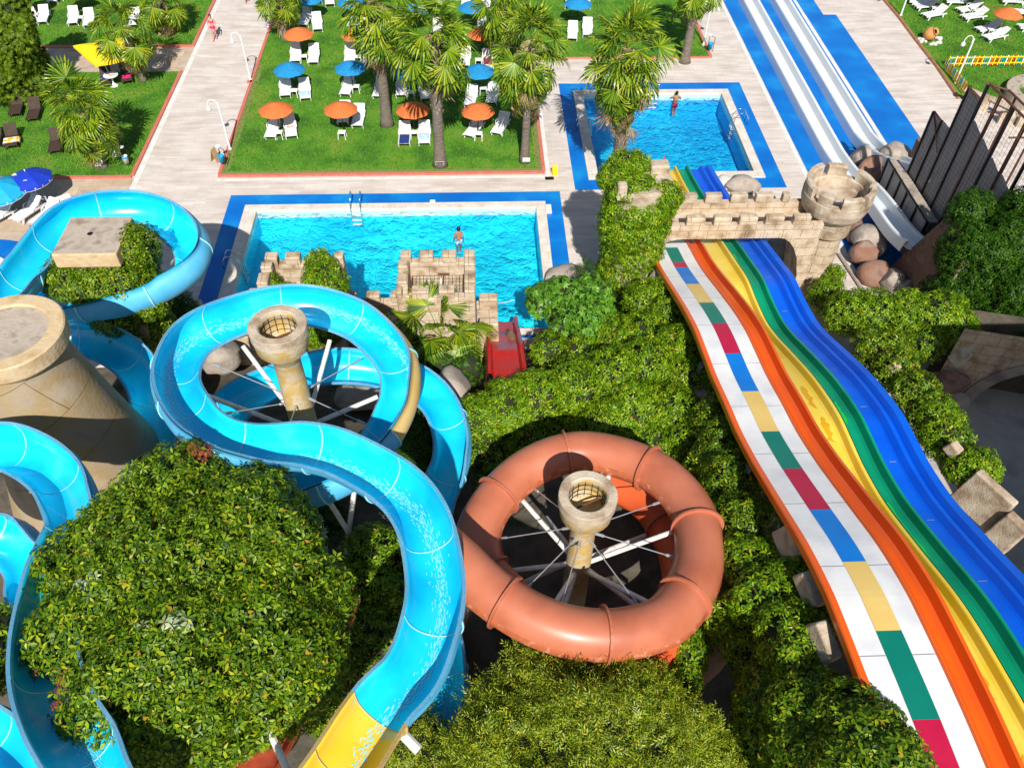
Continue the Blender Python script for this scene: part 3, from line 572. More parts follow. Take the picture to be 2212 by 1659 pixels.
# panel ends read along the lane
ends = []
def yon(u, v):                                            # lane point under a photo point on x = 8.95
    return X3(u, v, 8.95).y
Z2 = lambda x, y: (1217.6+.2516*x, 579.8+.2516*y); Z4 = lambda x, y: (1391.5+.2516*x, 985.7+.2516*y); Z9 = lambda x, y: (1655.3+.2516*x, 1241.4+.2516*y)
es = [yon(*Z2(1010, 5)), yon(*Z2(1110, 140)), yon(*Z2(1225, 288)), yon(*Z2(1335, 470)), yon(*Z2(1450, 745)), yon(*Z2(1590, 1094)), yon(*Z2(1770, 1405)), yon(*Z4(1280, 90)), yon(*Z4(1520, 443)), yon(*Z4(1810, 895)), yon(*Z4(2090, 1505)), yon(*Z9(1355, 1260))]
names = ['sqblue', 'sqyellow', 'sqgreen', 'sqred', 'sqblue', 'sqyellow', 'sqgreen', 'sqred', 'sqblue', 'sqyellow', 'sqgreen', 'sqred']
es2 = [30.2, 28.6] + es + [2.2]; nm2 = ['sqgreen', 'sqred'] + names
for k, n_ in enumerate(nm2):
    ya, yb = es2[k], es2[k+1]
    if yb > ya: continue
    b = MB(); N = max(6, int((ya-yb)/.2)); b.grid([[(8.66, ya+(yb-ya)*i/N, fB(ya+(yb-ya)*i/N)+.012), (9.24, ya+(yb-ya)*i/N, fB(ya+(yb-ya)*i/N)+.012)] for i in range(N+1)])
    world(b.build('painted_panel', MA[n_], RB), (10.6, 20, 0))
lane('orange_lane', fB, [(9.76, 0), (9.79, .07), (9.83, .08), (9.90, .02), (9.97, -.12), (10.02, -.16), (10.18, -.17), (10.28, -.10), (10.31, .1), (10.33, .2), (10.42, .2), (10.43, -.3)], MA['orange'])
lane('yellow_lane', fY, [(10.46, -.3), (10.47, .04), (10.54, .04), (10.58, -.1), (10.64, -.13), (11.16, -.13), (11.24, -.08), (11.28, .14), (11.30, .17), (11.39, .17), (11.40, -.3)], MA['yellow'])
lane('green_lane', fC, [(11.40, -.3), (11.41, .15), (11.44, .15), (11.46, -.08), (11.52, -.12), (11.82, -.12), (11.90, -.06), (11.96, .18), (11.98, .2), (12.05, .2)], MA['green'])
lane('blue_lane', fC, [(12.05, .2), (12.08, .0), (12.14, -.08), (12.62, -.1), (12.68, -.06), (12.80, .13), (12.92, .13), (12.97, .0), (13.02, .0), (13.14, .2), (13.38, .2), (13.40, -.4)], MA['laneblue'])
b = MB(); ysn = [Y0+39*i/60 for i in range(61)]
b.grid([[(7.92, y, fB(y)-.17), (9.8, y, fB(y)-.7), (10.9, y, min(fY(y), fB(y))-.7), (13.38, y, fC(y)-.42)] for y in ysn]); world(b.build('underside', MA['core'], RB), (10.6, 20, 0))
for xx, yy in ((8.2, 3), (13.2, 3), (8.2, 9), (13.2, 9), (8.2, 15), (13.2, 15), (8.2, 21), (13.2, 21), (13.2, 26.5), (8.2, 27)):
    b = MB(); b.tube([(xx, yy, -.5), (xx, yy, min(fB(yy), fC(yy))-.5)], .1, 8); world(b.build('support_leg', MA['steel'], RB), (10.6, 20, 0))
b = MB()                                                   # worn patches on the yellow lane, lime streaks on the green one
def patch(f, x0, x1, y0, y1, dz, mm, seed):
    rs = random.Random(seed); b = MB(); n = 9
    L1 = [(x0+rs.uniform(0, .35)*(x1-x0), y0+(y1-y0)*i/n) for i in range(n+1)]; L2 = [(x1-rs.uniform(0, .45)*(x1-x0), y) for _, y in L1]
    L1[0] = L2[0]; L1[-1] = L2[-1]
    b.grid([[(a[0], a[1], f(a[1])+dz), (c[0], c[1], f(c[1])+dz)] for a, c in zip(L1, L2)]); world(b.build('worn_patch', MA[mm], RB), (10.6, 20, 0))
MA['wornyellow'] = mat('worn_orange_yellow', (.74, .40, .01), 3, .4); MA['lime'] = mat('lime_water_streak', (.02, .62, .03), 3, .25)
for k, (ya, yb) in enumerate(((18.6, 17.2), (16.8, 15.6), (24.6, 23.4), (8.3, 7.6), (7.2, 6.6), (5.4, 4.0))): patch(fY, 10.78, 11.10, ya, yb, -.122, 'wornyellow', k)
for k, (ya, yb) in enumerate(((21.5, 19.2), (17.6, 16.3), (13.2, 10.6), (29.5, 28.9))): patch(fC, 11.58, 11.71, ya, yb, -.108, 'lime', 20+k)
for ys_ in np.arange(2.5, 34, 2.45):
    b = MB(); b.grid([[(x_, ys_+d_, fB(ys_+d_)+.007) for x_ in (8.07, 8.65)] for d_ in (-.011, .011)]); b.grid([[(x_, ys_+d_, fB(ys_+d_)+.007) for x_ in (9.25, 9.75)] for d_ in (-.011, .011)]); b.grid([[(x_, ys_+d_, fC(ys_+d_)-.094+.004) for x_ in (12.15, 12.6)] for d_ in (-.011, .011)])
    for nm_, q_ in (('lane_seam', slice(0, 3)),):
        for k_ in range(3): b2 = MB(); b2.add(b.v[4*k_:4*k_+4], [(0, 1, 3, 2)]); world(b2.build('lane_seam', MA['seam'], RB), (10.6, 20, 0))
e = MB()                                                   # curled orange end by the far pool
e.grid([[(10.0+.12*i, 40.9-.2*j, .3+.55*(i/6)**3*(1-j/8)+.12*(1-j/8)) for i in range(7)] for j in range(9)]); world(e.build('lane_end', MA['orange'], RB, smooth=True), (10.6, 20, 0))
# ---------------------------------------------------------------- two white speed chutes
def chute(x, hw, label, ztab):
    root = empty('speed_chute', (x, 60, 0), 0, label, 'water slide', 'white speed chutes'); f = spl(ztab)
    ysn = [ztab[0][0]+(ztab[-1][0]-ztab[0][0])*(i/90)**1.6 for i in range(91)]
    b = MB(); b.grid([[(x+a, y, f(y)+h) for a, h in ((-hw, .10), (-hw*.6, .04), (hw*.6, .04), (hw, .10))] for y in ysn]); world(b.build('chute_bed', MA['chutewhite'], root, smooth=True), (x, 60, 0))
    for sg in (-1, 1):
        b = MB(); b.grid([[(x+sg*a, y, f(y)+h) for a, h in ((hw, .10), (hw+.05, .52), (hw+.07, .56), (hw+.22, .56), (hw+.25, .5), (hw+.32, -.04))] for y in ysn]); world(b.build('side_wall', MA['chutewhite'], root), (x, 60, 0))
chute(20.95, .36, 'white straight chute nearest the square pool, its ramp coming down behind the round castle tower', [(30.8, 2.05), (32.5, 1.65), (35, 1.4), (37.1, 1.05), (38.8, .45), (41, .12), (44, .02), (60, .02), (130, .02)])
chute(23.35, .36, 'white straight chute farther from the square pool, its ramp ending behind the timber wall', [(34.5, 3.4), (37, 2.3), (39, 1.35), (41, .6), (43, .15), (45, .02), (60, .02), (130, .02)])
# ================================================================== PLANTS
def ico(sub=3):
    import bmesh
    bm = bmesh.new(); bmesh.ops.create_icosphere(bm, subdivisions=sub, radius=1)
    V = np.array([v.co[:] for v in bm.verts]); F = np.array([[v.index for v in f.verts] for f in bm.faces]); bm.free(); return V, F
ICO3, ICO2 = ico(3), ico(2)
def snoise(P, k, seed):
    rs = np.random.RandomState(seed); o = np.zeros(len(P))
    for i in range(7):
        d = rs.normal(size=3); d /= np.linalg.norm(d); o += np.sin((P@d)*k*rs.uniform(.6, 1.7)+rs.uniform(0, 6.28))
    return o/3.2
def leaflet(l, w, droop, fold):
    return np.array([(0, 0, 0), (w*.5, l*.45, fold), (0, l, -droop), (0, l*.5, 0), (-w*.5, l*.45, fold)]), np.array([(0, 1, 2, 3), (0, 3, 2, 4)])
def rotz(V, a): c, s = math.cos(a), math.sin(a); return V@np.array([(c, s, 0), (-s, c, 0), (0, 0, 1)])
def join(parts):
    Vs, Fs, n = [], [], 0
    for V, F in parts: Vs.append(V); Fs.append(F+n); n += len(V)
    return np.concatenate(Vs), np.concatenate(Fs)
def T_palm5(l=.17, n=5, spread=4.4):
    ps = []
    for i in range(n):
        a = -spread/2+spread*i/(n-1); q = l*(1-.22*abs(a)/spread*2); V, F = leaflet(q, q*.42, q*.22, q*.07); V = V+np.array((0, .015, 0)); ps.append((rotz(V, a), F))
    return join(ps)
def T_sprig(n=9, L=.34, l=.10, w=.022):
    ps = []
    for i in range(n):
        V, F = leaflet(l, w, l*.15, .004); V = rotz(V, (.75 if i % 2 else -.75) if i < n-1 else 0); V = V+np.array((0, L*i/n, .03*math.sin(i*2.1))); ps.append((V, F))
    return join(ps)
def T_fig(l=.22):
    ps = []
    for a, q in ((0, 1), (.75, .8), (-.75, .8), (1.6, .55), (-1.6, .55)): V, F = leaflet(l*q, l*q*.42, l*.1, l*.05); ps.append((rotz(V, a), F))
    return join(ps)
def T_spray(l=.3):
    ps = []
    for i in range(7):
        a = -1.1+2.2*i/6; V, F = leaflet(l*(1-.3*abs(a)), l*.2, -l*.05, l*.03); ps.append((rotz(V, a), F))
    return join(ps)
def place(T, P, Nn, size, rs, lean=.5, upb=.25, out=0):
    TV, TF = T; n = len(P); Z = Nn+rs.normal(size=(n, 3))*lean*.6; Z[:, 2] += upb; Z /= np.linalg.norm(Z, axis=1)[:, None]
    R_ = rs.normal(size=(n, 3)); R_[:, 2] -= .5; Y = R_-(R_*Z).sum(1)[:, None]*Z; Y /= np.linalg.norm(Y, axis=1)[:, None]; X = np.cross(Y, Z)
    if out: Y2 = Z.copy(); Z2 = -Y; Y, Z = Y2, Z2; X = np.cross(Y, Z)
    V = TV[None, :, :]*size[:, None, None]
    W_ = V[..., 0:1]*X[:, None]+V[..., 1:2]*Y[:, None]+V[..., 2:3]*Z[:, None]+P[:, None]
    F = (TF[None]+(np.arange(n)*len(TV))[:, None, None]).reshape(-1, TF.shape[1]); return W_.reshape(-1, 3), F
def blob(ells, seed, amp=.13, ico_=ICO3, k=2.2, cut=.94):
    """union of lumpy ellipsoids -> triangles; points inside a neighbour are dropped"""
    Vs, Fs, n = [], [], 0
    for c, r in ells:
        V = ico_[0]*(1+amp*snoise(ico_[0]*np.array(r)+np.array(c), k, seed)[:, None])*np.array(r)+np.array(c); Vs.append(V); Fs.append(ico_[1]+n); n += len(V)
    return np.concatenate(Vs), np.concatenate(Fs)
def sample(V, F, n, rs):
    A, B, C = V[F[:, 0]], V[F[:, 1]], V[F[:, 2]]; cr = np.cross(B-A, C-A); ar = np.linalg.norm(cr, axis=1)
    i = rs.choice(len(F), n, p=ar/ar.sum()); u, v = rs.rand(n), rs.rand(n); m = u+v > 1; u[m] = 1-u[m]; v[m] = 1-v[m]
    return A[i]+u[:, None]*(B-A)[i]+v[:, None]*(C-A)[i], cr[i]/np.maximum(ar[i], 1e-9)[:, None], ar.sum()/2
def inside(P, ells, skip=None, f=.9):
    m = np.zeros(len(P), bool)
    for c, r in ells: m |= (((P-np.array(c))/(np.array(r)*f))**2).sum(1) < 1
    return m
_seed = [100]
def foliage(name, ells, label, cat, leaf='ivy', T=None, dens=34, size=(.75, 1.25), thick=.16, core=.72, amp=.13, lean=.6, upb=.3, group=None, extra=None, part='foliage', zmin=None, root=None, corem='core', out=0):
    _seed[0] += 1; rs = np.random.RandomState(_seed[0]); T = T or T_palm5(); ells = [(tuple(c), (r, r, r) if not isinstance(r, (tuple, list)) else r) for c, r in ells]
    V, F = blob(ells, _seed[0], amp); P, Nn, area = sample(V, F, 10, rs); n = int(area*dens); P, Nn, area = sample(V, F, n, rs)
    P = P-Nn*np.abs(rs.normal(size=n))[:, None]*thick+Nn*rs.uniform(0, .05, n)[:, None]
    ok = ~inside(P, ells, f=max(.4, .72-amp))
    if zmin is not None: ok &= P[:, 2] > zmin
    P, Nn = P[ok], Nn[ok]; loc = ells[0][0]
    r_ = root or empty(name, loc, 0, label, cat, group); loc = tuple(r_.location)
    mats = [MA[leaf]]+([MA[e[0]] for e in extra] if extra else []); s = rs.uniform(*size, len(P)); Vv, Ff = place(T, P, Nn, s, rs, lean, upb, out); mi = None
    if extra:
        c = np.zeros(len(P), int); nz = snoise(P, 1.6, _seed[0]+7); rr = rs.rand(len(P))
        for j, (mn, th, pr) in enumerate(extra): c[(nz > th) & (rr < pr)] = j+1; nz = np.roll(nz, 17) if False else -nz
        mi = np.repeat(c, len(T[1]))
    o = np_mesh(part, Vv, Ff, mats, r_, mi); world(o, loc)
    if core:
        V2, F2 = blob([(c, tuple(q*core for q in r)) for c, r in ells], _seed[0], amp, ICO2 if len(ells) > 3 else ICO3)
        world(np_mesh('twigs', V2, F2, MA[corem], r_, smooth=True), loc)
    return r_
def E(u, v, z, r, ry=None, rz=None): return (tuple(G(u, v, z)), (r, ry or r, rz or r))
# ---- dome tree at lower left
dome = foliage('dome_tree', [E(412, 1290, 8.2, 3.2, 3.2, 2.85), E(520, 1180, 8.6, 2.15), E(300, 1240, 8.5, 2.1), E(400, 1430, 8.5, 2.5), E(545, 1400, 8.2, 2.2), E(400, 1110, 8.8, 1.9), E(590, 1300, 8, 1.9), E(235, 1370, 9.0, 1.6), E(330, 1490, 8.8, 2.0), E(620, 1400, 7.6, 1.5)],
               'large dome shaped tree smothered in leafy creeper, in front of the blue spiral', 'tree', 'ivy', dens=80, size=(.6, 1.35), amp=.085, thick=.32, lean=.85, part='crown', extra=[('varieg', .95, .35), ('reddry', 1.32, .5)])
b = MB(); c = G(405, 1290, 8.2); b.tube([(c.x, c.y, .5), (c.x+.1, c.y, 3), (c.x, c.y, 7)], [.5, .4, .25], 10); world(b.build('trunk', MA['bark'], dome), dome.location)
# ---- shrubs
IV = lambda n, e, l, **k: foliage(n, e, l, 'shrub', **k)
IV('ivy_shrub', [E(805, 1205, 3.6, 1.15), E(785, 1290, 3.6, 1.2), E(830, 1300, 3.6, 1.0)], 'green creeper mound between the dome tree and the S bend of the flume', leaf='ivylit')
IV('ivy_shrub', [E(800, 1420, 3.4, 1.4), E(740, 1500, 3.6, 1.3), E(850, 1370, 3.4, 1.0)], 'dark creeper clump beside the red brown flume, under the yellow flume end', leaf='ivy')
IV('ivy_shrub', [E(905, 935, 2.4, 1.0, 1.2, .9), E(900, 1000, 2.4, .9)], 'shaded feathery shrub below the tan backed part of the spiral', leaf='ivydark', T=T_sprig(9, .4, .14, .05))
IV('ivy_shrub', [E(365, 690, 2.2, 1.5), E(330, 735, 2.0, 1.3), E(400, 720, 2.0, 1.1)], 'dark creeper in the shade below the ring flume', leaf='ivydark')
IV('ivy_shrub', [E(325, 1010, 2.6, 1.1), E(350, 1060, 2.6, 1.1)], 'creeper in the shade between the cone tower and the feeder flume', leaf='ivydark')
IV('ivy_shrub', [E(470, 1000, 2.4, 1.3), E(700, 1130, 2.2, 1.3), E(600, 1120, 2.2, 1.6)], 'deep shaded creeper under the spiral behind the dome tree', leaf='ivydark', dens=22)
IV('ivy_shrub', [E(5, 1370, 6.6, .8), E(-10, 1430, 6.6, .9)], 'yellowish creeper at the left edge beside the near flume', leaf='ivy')
# ---- ivy skirt of the block is built with the block
# ---- long clipped hedge and companions
IV('ivy_hedge', [E(1035, 915, 3.0, 1.05, 1.2, 1.2), E(1095, 885, 3.3, 1.2), E(1165, 860, 3.5, 1.25), E(1240, 840, 3.6, 1.25), E(1320, 815, 3.7, 1.25), E(1400, 790, 3.8, 1.25), E(1460, 760, 3.9, 1.1), E(1480, 815, 3.8, 1.0)],
   'long bright creeper covered hedge running behind the orange tube ring', leaf='ivylit', dens=46, amp=.09)
IV('ivy_hedge', [E(1300, 925, 3.2, 1.15), E(1375, 905, 3.4, 1.25), E(1450, 895, 3.6, 1.2), E(1400, 960, 3.2, 1.1), E(1480, 950, 3.6, 1.0)], 'second creeper covered hedge in front of the long one, touching the tube', leaf='ivylit', dens=46)
IV('ivy_shrub', [E(1050, 985, 2.4, 1.1), E(1140, 960, 2.4, 1.2), E(1240, 945, 2.4, 1.2), E(1080, 1060, 2.3, 1.0)], 'shaded creeper bank right behind the orange tube ring', leaf='ivy')
IV('fig_tree', [E(1215, 655, 2.6, 1.1), E(1290, 635, 2.8, 1.0), E(1170, 650, 2.6, .8), E(1275, 700, 2.7, 1.1), E(1215, 720, 2.4, .9)], 'fig tree with big lobed leaves right of the red slide', leaf='fig', T=T_fig(.30), dens=30, size=(.7, 1.15), lean=.9, amp=.25)
IV('ivy_shrub', [E(1390, 655, 3.0, 1.05), E(1440, 690, 3.3, 1.0), E(1400, 725, 3.2, 1.1), E(1330, 745, 2.9, 1.1), E(1430, 640, 3.2, .8)], 'round leafy shrub between the fig tree and the rainbow slide', leaf='ivylit', dens=40)
IV('ivy_shrub', [E(1250, 770, 2.8, .9), E(1190, 760, 2.6, .9)], 'low leafy shrub below the fig tree', leaf='ivylit')
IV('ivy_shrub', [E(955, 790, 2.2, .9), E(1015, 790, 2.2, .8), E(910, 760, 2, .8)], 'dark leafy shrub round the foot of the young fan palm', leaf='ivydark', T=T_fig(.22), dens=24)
IV('ivy_hedge', [E(1540, 905, 4.7, 1.0), E(1570, 970, 5.1, 1.05), E(1580, 1050, 5.6, 1.1), E(1600, 1130, 6.1, 1.05), E(1545, 1000, 4.6, 1.0), E(1560, 1100, 4.8, 1.1)], 'creeper bank along the rainbow slide, beside the orange tube', leaf='ivy', dens=50, amp=.2)
IV('ivy_hedge', [E(1625, 1215, 6.6, 1.05), E(1660, 1300, 7.1, 1.05), E(1695, 1380, 7.6, 1.0), E(1610, 1330, 5.4, 1.2), E(1725, 1420, 8.1, .85), E(1640, 1420, 5.6, 1.1), E(1710, 1250, 7.4, .6), E(1750, 1340, 8.0, .6)], 'creeper bank with stone copings beside the rainbow slide, lower down', leaf='ivylit', dens=50, amp=.2)
IV('ivy_hedge', [E(1700, 1500, 6.4, 1.3), E(1770, 1545, 8.3, 1.1), E(1835, 1545, 9.3, .85), E(1885, 1595, 9.8, .8), E(1935, 1650, 10.1, .75), E(1780, 1650, 8.0, 1.3), E(1870, 1680, 9.4, 1.1), E(1680, 1640, 5.6, 1.3)], 'dense creeper mound overlapping the rainbow slide edge at the bottom', leaf='ivy', dens=75, amp=.08)
IV('ivy_shrub', [E(1505, 1360, 4.6, .55), E(1490, 1415, 4.6, .6), E(1475, 1465, 4.6, .6), E(1540, 1330, 4.4, .5)], 'strip of bright creeper right below the orange tube', leaf='ivylit', dens=50)
olive = foliage('olive_tree', [E(1270, 1640, 6.0, 2.3, 1.9, 2.0), E(1120, 1590, 5.9, 1.2), E(1430, 1590, 6.0, 1.25), E(1200, 1500, 6.5, 1.0), E(1330, 1490, 6.6, .95), E(1260, 1440, 6.9, .7), E(1400, 1500, 6.4, .8), E(1075, 1520, 5.8, .8), E(1490, 1660, 5.6, 1.1), E(1040, 1680, 5.6, 1.3), E(1150, 1450, 6.5, .6), E(1570, 1690, 5.4, .9), E(1140, 1620, 6.7, 1.2), E(1300, 1610, 7.4, 1.3), E(1210, 1670, 7.2, 1.4), E(1400, 1660, 7.0, 1.3), E(1080, 1640, 6.6, 1.0)],
                'feathery olive green tree at the bottom in front of the orange tube', 'tree', 'olive', T=T_sprig(9, .30, .105, .026), dens=120, size=(.8, 1.4), thick=.34, core=.6, amp=.24, lean=1.5, upb=.3, part='crown')
b = MB(); c = G(1270, 1640, 6); rs_ = random.Random(3)
for i in range(46):
    a = rs_.uniform(0, 6.28); l = rs_.uniform(.6, 2.5); p0 = Vector((c.x+.4*math.cos(a), c.y+.3*math.sin(a), 4.2)); p1 = Vector((c.x+l*math.cos(a), c.y+l*.75*math.sin(a), rs_.uniform(6.2, 8.0)-.35*l)); b.tube([p0, p0.lerp(p1, .5)+Vector((0, 0, -.2)), p1], [.045, .03, .012], 5)
world(b.build('branches', MA['wood'], olive), olive.location)
b = MB(); b.tube([(c.x, c.y, 1), (c.x, c.y, 5)], [.25, .16], 8); world(b.build('trunk', MA['bark'], olive), olive.location)
IV('ivy_shrub', [E(900, 1620, 3.4, 1.2), E(960, 1660, 3.6, 1.2)], 'olive shrub sprigs under the flume beside the olive tree', leaf='olive', T=T_sprig(9, .30, .12, .03), dens=50, thick=.3)
# ---- right bank
IV('ivy_hedge', [E(1785, 640, 1.6, .9), E(1800, 600, 1.4, .6, .6, .8), E(1835, 675, 2.6, 1.1), E(1895, 680, 3.0, 1.15), E(1955, 680, 3.3, 1.15), E(2020, 690, 3.5, 1.2), E(2070, 715, 3.4, .9), E(2000, 740, 3.0, 1.0)], 'bright creeper covered bank right of the rainbow slide below the round tower', leaf='ivylit', dens=44, amp=.15)
IV('ivy_hedge', [E(1890, 755, 3.0, 1.0), E(1935, 800, 3.1, 1.05), E(1975, 850, 3.2, 1.0), E(1930, 760, 3, 1.0)], 'creeper bank beside the blue lane above the dark gorge', leaf='ivy', dens=44, amp=.2)
IV('ivy_hedge', [E(2020, 895, 3.4, .95), E(2055, 950, 3.6, .9), E(2090, 1005, 3.8, .85), E(2120, 1020, 3.6, .6), E(2050, 910, 3.2, .8)], 'last creeper clump beside the blue lane, nearest the right edge', leaf='ivylit', dens=44, amp=.2)
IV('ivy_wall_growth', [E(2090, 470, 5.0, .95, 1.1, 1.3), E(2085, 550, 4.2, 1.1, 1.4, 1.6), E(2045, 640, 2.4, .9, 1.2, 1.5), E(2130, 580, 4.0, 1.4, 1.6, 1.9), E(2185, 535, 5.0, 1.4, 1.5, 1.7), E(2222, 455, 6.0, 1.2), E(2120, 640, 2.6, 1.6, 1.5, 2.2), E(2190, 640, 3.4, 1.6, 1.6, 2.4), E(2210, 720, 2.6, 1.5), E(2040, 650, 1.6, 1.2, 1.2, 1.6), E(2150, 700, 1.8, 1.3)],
   'tall dark curtain of creeper hanging over the right hand wall', leaf='ivydark', dens=52, amp=.12)  # leaves toned dark in place of shade on the wall
# ---- conifer
foliage('conifer', [E(30, 165, 1.4, 1.9, 1.9, 1.9), E(28, 120, 2.6, 1.7, 1.7, 2.0), E(25, 60, 4.0, 1.35, 1.35, 2.0), E(22, 10, 5.4, .9, .9, 1.7), E(70, 150, 1.2, 1.1, 1.1, 1.3), E(-10, 150, 1.4, 1.2)], 'dark bushy conifer at the left edge by the lawn', 'tree', 'thuja', T=T_spray(.34), dens=40, thick=.25, amp=.2, part='crown', lean=.9)
# ---- fan palms
def fan(rs, r=.62, n=22, span=3.9, cut=.58, droop=.35, bend=0.):
    """one fan leaf in local frame: petiole along +Y from the origin, blade beyond, bent down by bend"""
    Vs, Fs = [], []; pl = r*rs.uniform(.9, 1.3); w = .018; cb, sb_ = math.cos(bend), math.sin(bend)
    Vs += [(-w, 0, 0), (w, 0, 0), (w*.7, pl*.5, .03), (-w*.7, pl*.5, .03), (w*.5, pl, 0), (-w*.5, pl, 0)]; Fs += [(0, 1, 2, 3), (3, 2, 4, 5)]
    H = np.array((0, pl, 0)); tilt = lambda p: (p[0], pl+(p[1]-pl)*cb+p[2]*sb_, -(p[1]-pl)*sb_+p[2]*cb)
    for i in range(n):
        a = -span/2+span*(i+.5)/n; d = np.array((math.sin(a), math.cos(a), 0)); s = np.array((math.cos(a), -math.sin(a), 0)); q = r*(1-.22*(abs(a)/(span/2))**2)*rs.uniform(.85, 1.12)
        hw = q*cut*span/n*.5; k = len(Vs); up = np.array((0, 0, 1)); z1 = .06*(1 if i % 2 else -.4)-.10*abs(a)*r; dr = droop*rs.uniform(.4, 1.6)
        Vs += [tilt(p) for p in (H, H+d*q*cut-s*hw+up*(z1-.03), H+d*q*cut+up*(z1+.035), H+d*q*cut+s*hw+up*(z1-.03), H+d*q*.78-s*hw*.6+up*(z1-dr*.2), H+d*q*.78+s*hw*.6+up*(z1-dr*.2), H+d*q*.98+up*(z1-dr*.6))]
        Fs += [(k, k+1, k+2, k+2), (k, k+2, k+3, k+3), (k+1, k+3, k+5, k+4), (k+4, k+5, k+6, k+6)]
    return np.array(Vs), np.array(Fs)
def palm_crown(seed, nl=40, r=.62, lo=-1.0, dead=12, skirt=.8, nseg=22, cut=.58):
    rs = random.Random(seed); G_, D_ = [], []
    def orient(V, az, el, tw=0, off=0):
        Y = np.array((math.cos(az)*math.cos(el), math.sin(az)*math.cos(el), math.sin(el))); X = np.array((-math.sin(az), math.cos(az), 0)); Z = np.cross(X, Y); Z = Z if Z[2] > 0 else -Z; X = np.cross(Y, Z)
        Xr = X*math.cos(tw)+Z*math.sin(tw); Zr = -X*math.sin(tw)+Z*math.cos(tw)
        W_ = V[:, :1]*Xr+V[:, 1:2]*Y+V[:, 2:3]*Zr; L = np.linalg.norm(W_[:, :2], axis=1); W_[:, 2] -= .07*L**2; return W_+np.array((0, 0, off))
    for i in range(nl):
        t = i/nl; el = 1.35+(lo-1.35)*t**.85; V, F = fan(rs, r*rs.uniform(.8, 1.12), nseg, 3.9, cut, droop=.25+.3*t, bend=(.1+1.25*t)*rs.uniform(.6, 1.3)); G_.append((orient(V, i*2.39996+rs.uniform(-.3, .3), el+rs.uniform(-.2, .2), rs.uniform(-.6, .6), .2-skirt*t**1.4+rs.uniform(-.1, .1)), F))
    for i in range(dead):
        V, F = fan(rs, r*rs.uniform(.6, 1.0), 16, 1.7, .35, .8, rs.uniform(.2, .9)); D_.append((orient(V, i*2.4+rs.uniform(-.4, .4), -1.0+rs.uniform(-.4, .35), rs.uniform(-1, 1), -.3-skirt*rs.uniform(.1, 1.0)), F))
    return join(G_), (join(D_) if D_ else None)
def stalks(seed, n=9):
    rs = random.Random(seed); b = MB()
    for i in range(n):
        a = rs.uniform(0, 6.28); l = rs.uniform(.6, 1.1); p = [Vector((math.cos(a)*l*t, math.sin(a)*l*t, .1+.5*t-1.5*l*t*t)) for t in (.1, .35, .6, .85, 1.05)]; b.tube(p, [.012, .012, .01, .01, .006], 4)
        for k in range(26):
            t = rs.uniform(.45, 1.05); q = Vector((math.cos(a)*l*t, math.sin(a)*l*t, .1+.5*t-1.5*l*t*t)); e = q+Vector((rs.uniform(-.14, .14), rs.uniform(-.14, .14), rs.uniform(-.22, .02))); b.add([q, q+Vector((.014, 0, 0)), e+Vector((.01, 0, 0)), e], [(0, 1, 2, 3)])
    return b
def boots(h0, h1, r0, r1, seed):
    rs = random.Random(seed); b = MB(); n = int((h1-h0)*46)
    for i in range(n):
        t = i/n; a = i*2.39996; z = h0+(h1-h0)*t; r = r0+(r1-r0)*t; d = Vector((math.cos(a), math.sin(a), 0)); s = Vector((-d.y, d.x, 0)); p = d*r*.9+Vector((0, 0, z)); l = rs.uniform(.12, .22); e = p+d*rs.uniform(.07, .15)+Vector((0, 0, l))
        b.add([p-s*.055, p+s*.055, e+s*.025, e-s*.025, p-s*.04+d*.03-Vector((0, 0, .05)), p+s*.04+d*.03-Vector((0, 0, .05))], [(0, 1, 2, 3), (4, 5, 2, 3)])
    return b
def palm(base, top, z, r0, r1, label, seed, nl=40, r=.62, dead=12, boot=None, lo=-1.0, stalk=9, skirt=.8, nseg=22, cut=.58):
    x, y = base.x, base.y; root = empty('fan_palm', (x, y, 0), 0, label, 'palm tree', 'fan palms'); dx, dy = top.x-x, top.y-y
    b = MB(); n = 14; pts = [Vector((dx*(i/n)**1.5, dy*(i/n)**1.5, -.05+(z-.1)*i/n)) for i in range(n+1)]
    b.tube(pts, [r0*1.45 if i == 0 else (r0*1.15 if i == 1 else r0+(r1-r0)*i/n+.01*math.sin(i*4)) for i in range(n+1)], 16); b.build('trunk', MA['bark'], root, smooth=True)
    if boot:
        bb = boots(boot[0], boot[1], r0+(r1-r0)*boot[0]/z, r1*1.15, seed); bb.v = [(v[0]+dx*(v[2]/z)**1.5, v[1]+dy*(v[2]/z)**1.5, v[2]) for v in bb.v]; bb.build('leaf_bases', MA['boots'], root)
    (V, F), Dd = palm_crown(seed, nl, r, lo, dead, skirt, nseg, cut); off = np.array((dx, dy, z)); np_mesh('fronds', V+off, F, MA['palmleaf'], root)
    if Dd: np_mesh('dead_fronds', Dd[0]+off, Dd[1], MA['palmdead'], root)
    if stalk: s_ = stalks(seed, stalk); s_.v = [(v[0]+dx, v[1]+dy, v[2]+z) for v in s_.v]; s_.build('flower_stalks', MA['palmdead'], root)
    return root
palm(G(224, 362), G(178, 240, 3.4), 3.4, .22, .2, 'bushy fan palm with a small sign on its trunk, on the left lawn', 3, 46, 1.12, 22, None, -.8, 8, 1.5)
palm(G(310.7, 176), G(266, 62, 3.6), 3.6, .20, .17, 'fan palm leaning over the yellow canopy', 4, 28, 1.1, 14, (2.0, 3.3), -.8, 6, 1.0)
palm(G(362, 70), G(347, 0, 2.5), 2.5, .2, .18, 'fan palm at the edge of the path, half out of the top left', 5, 34, 1.0, 16, (.6, 2.2), -.9, 6, 1.0)
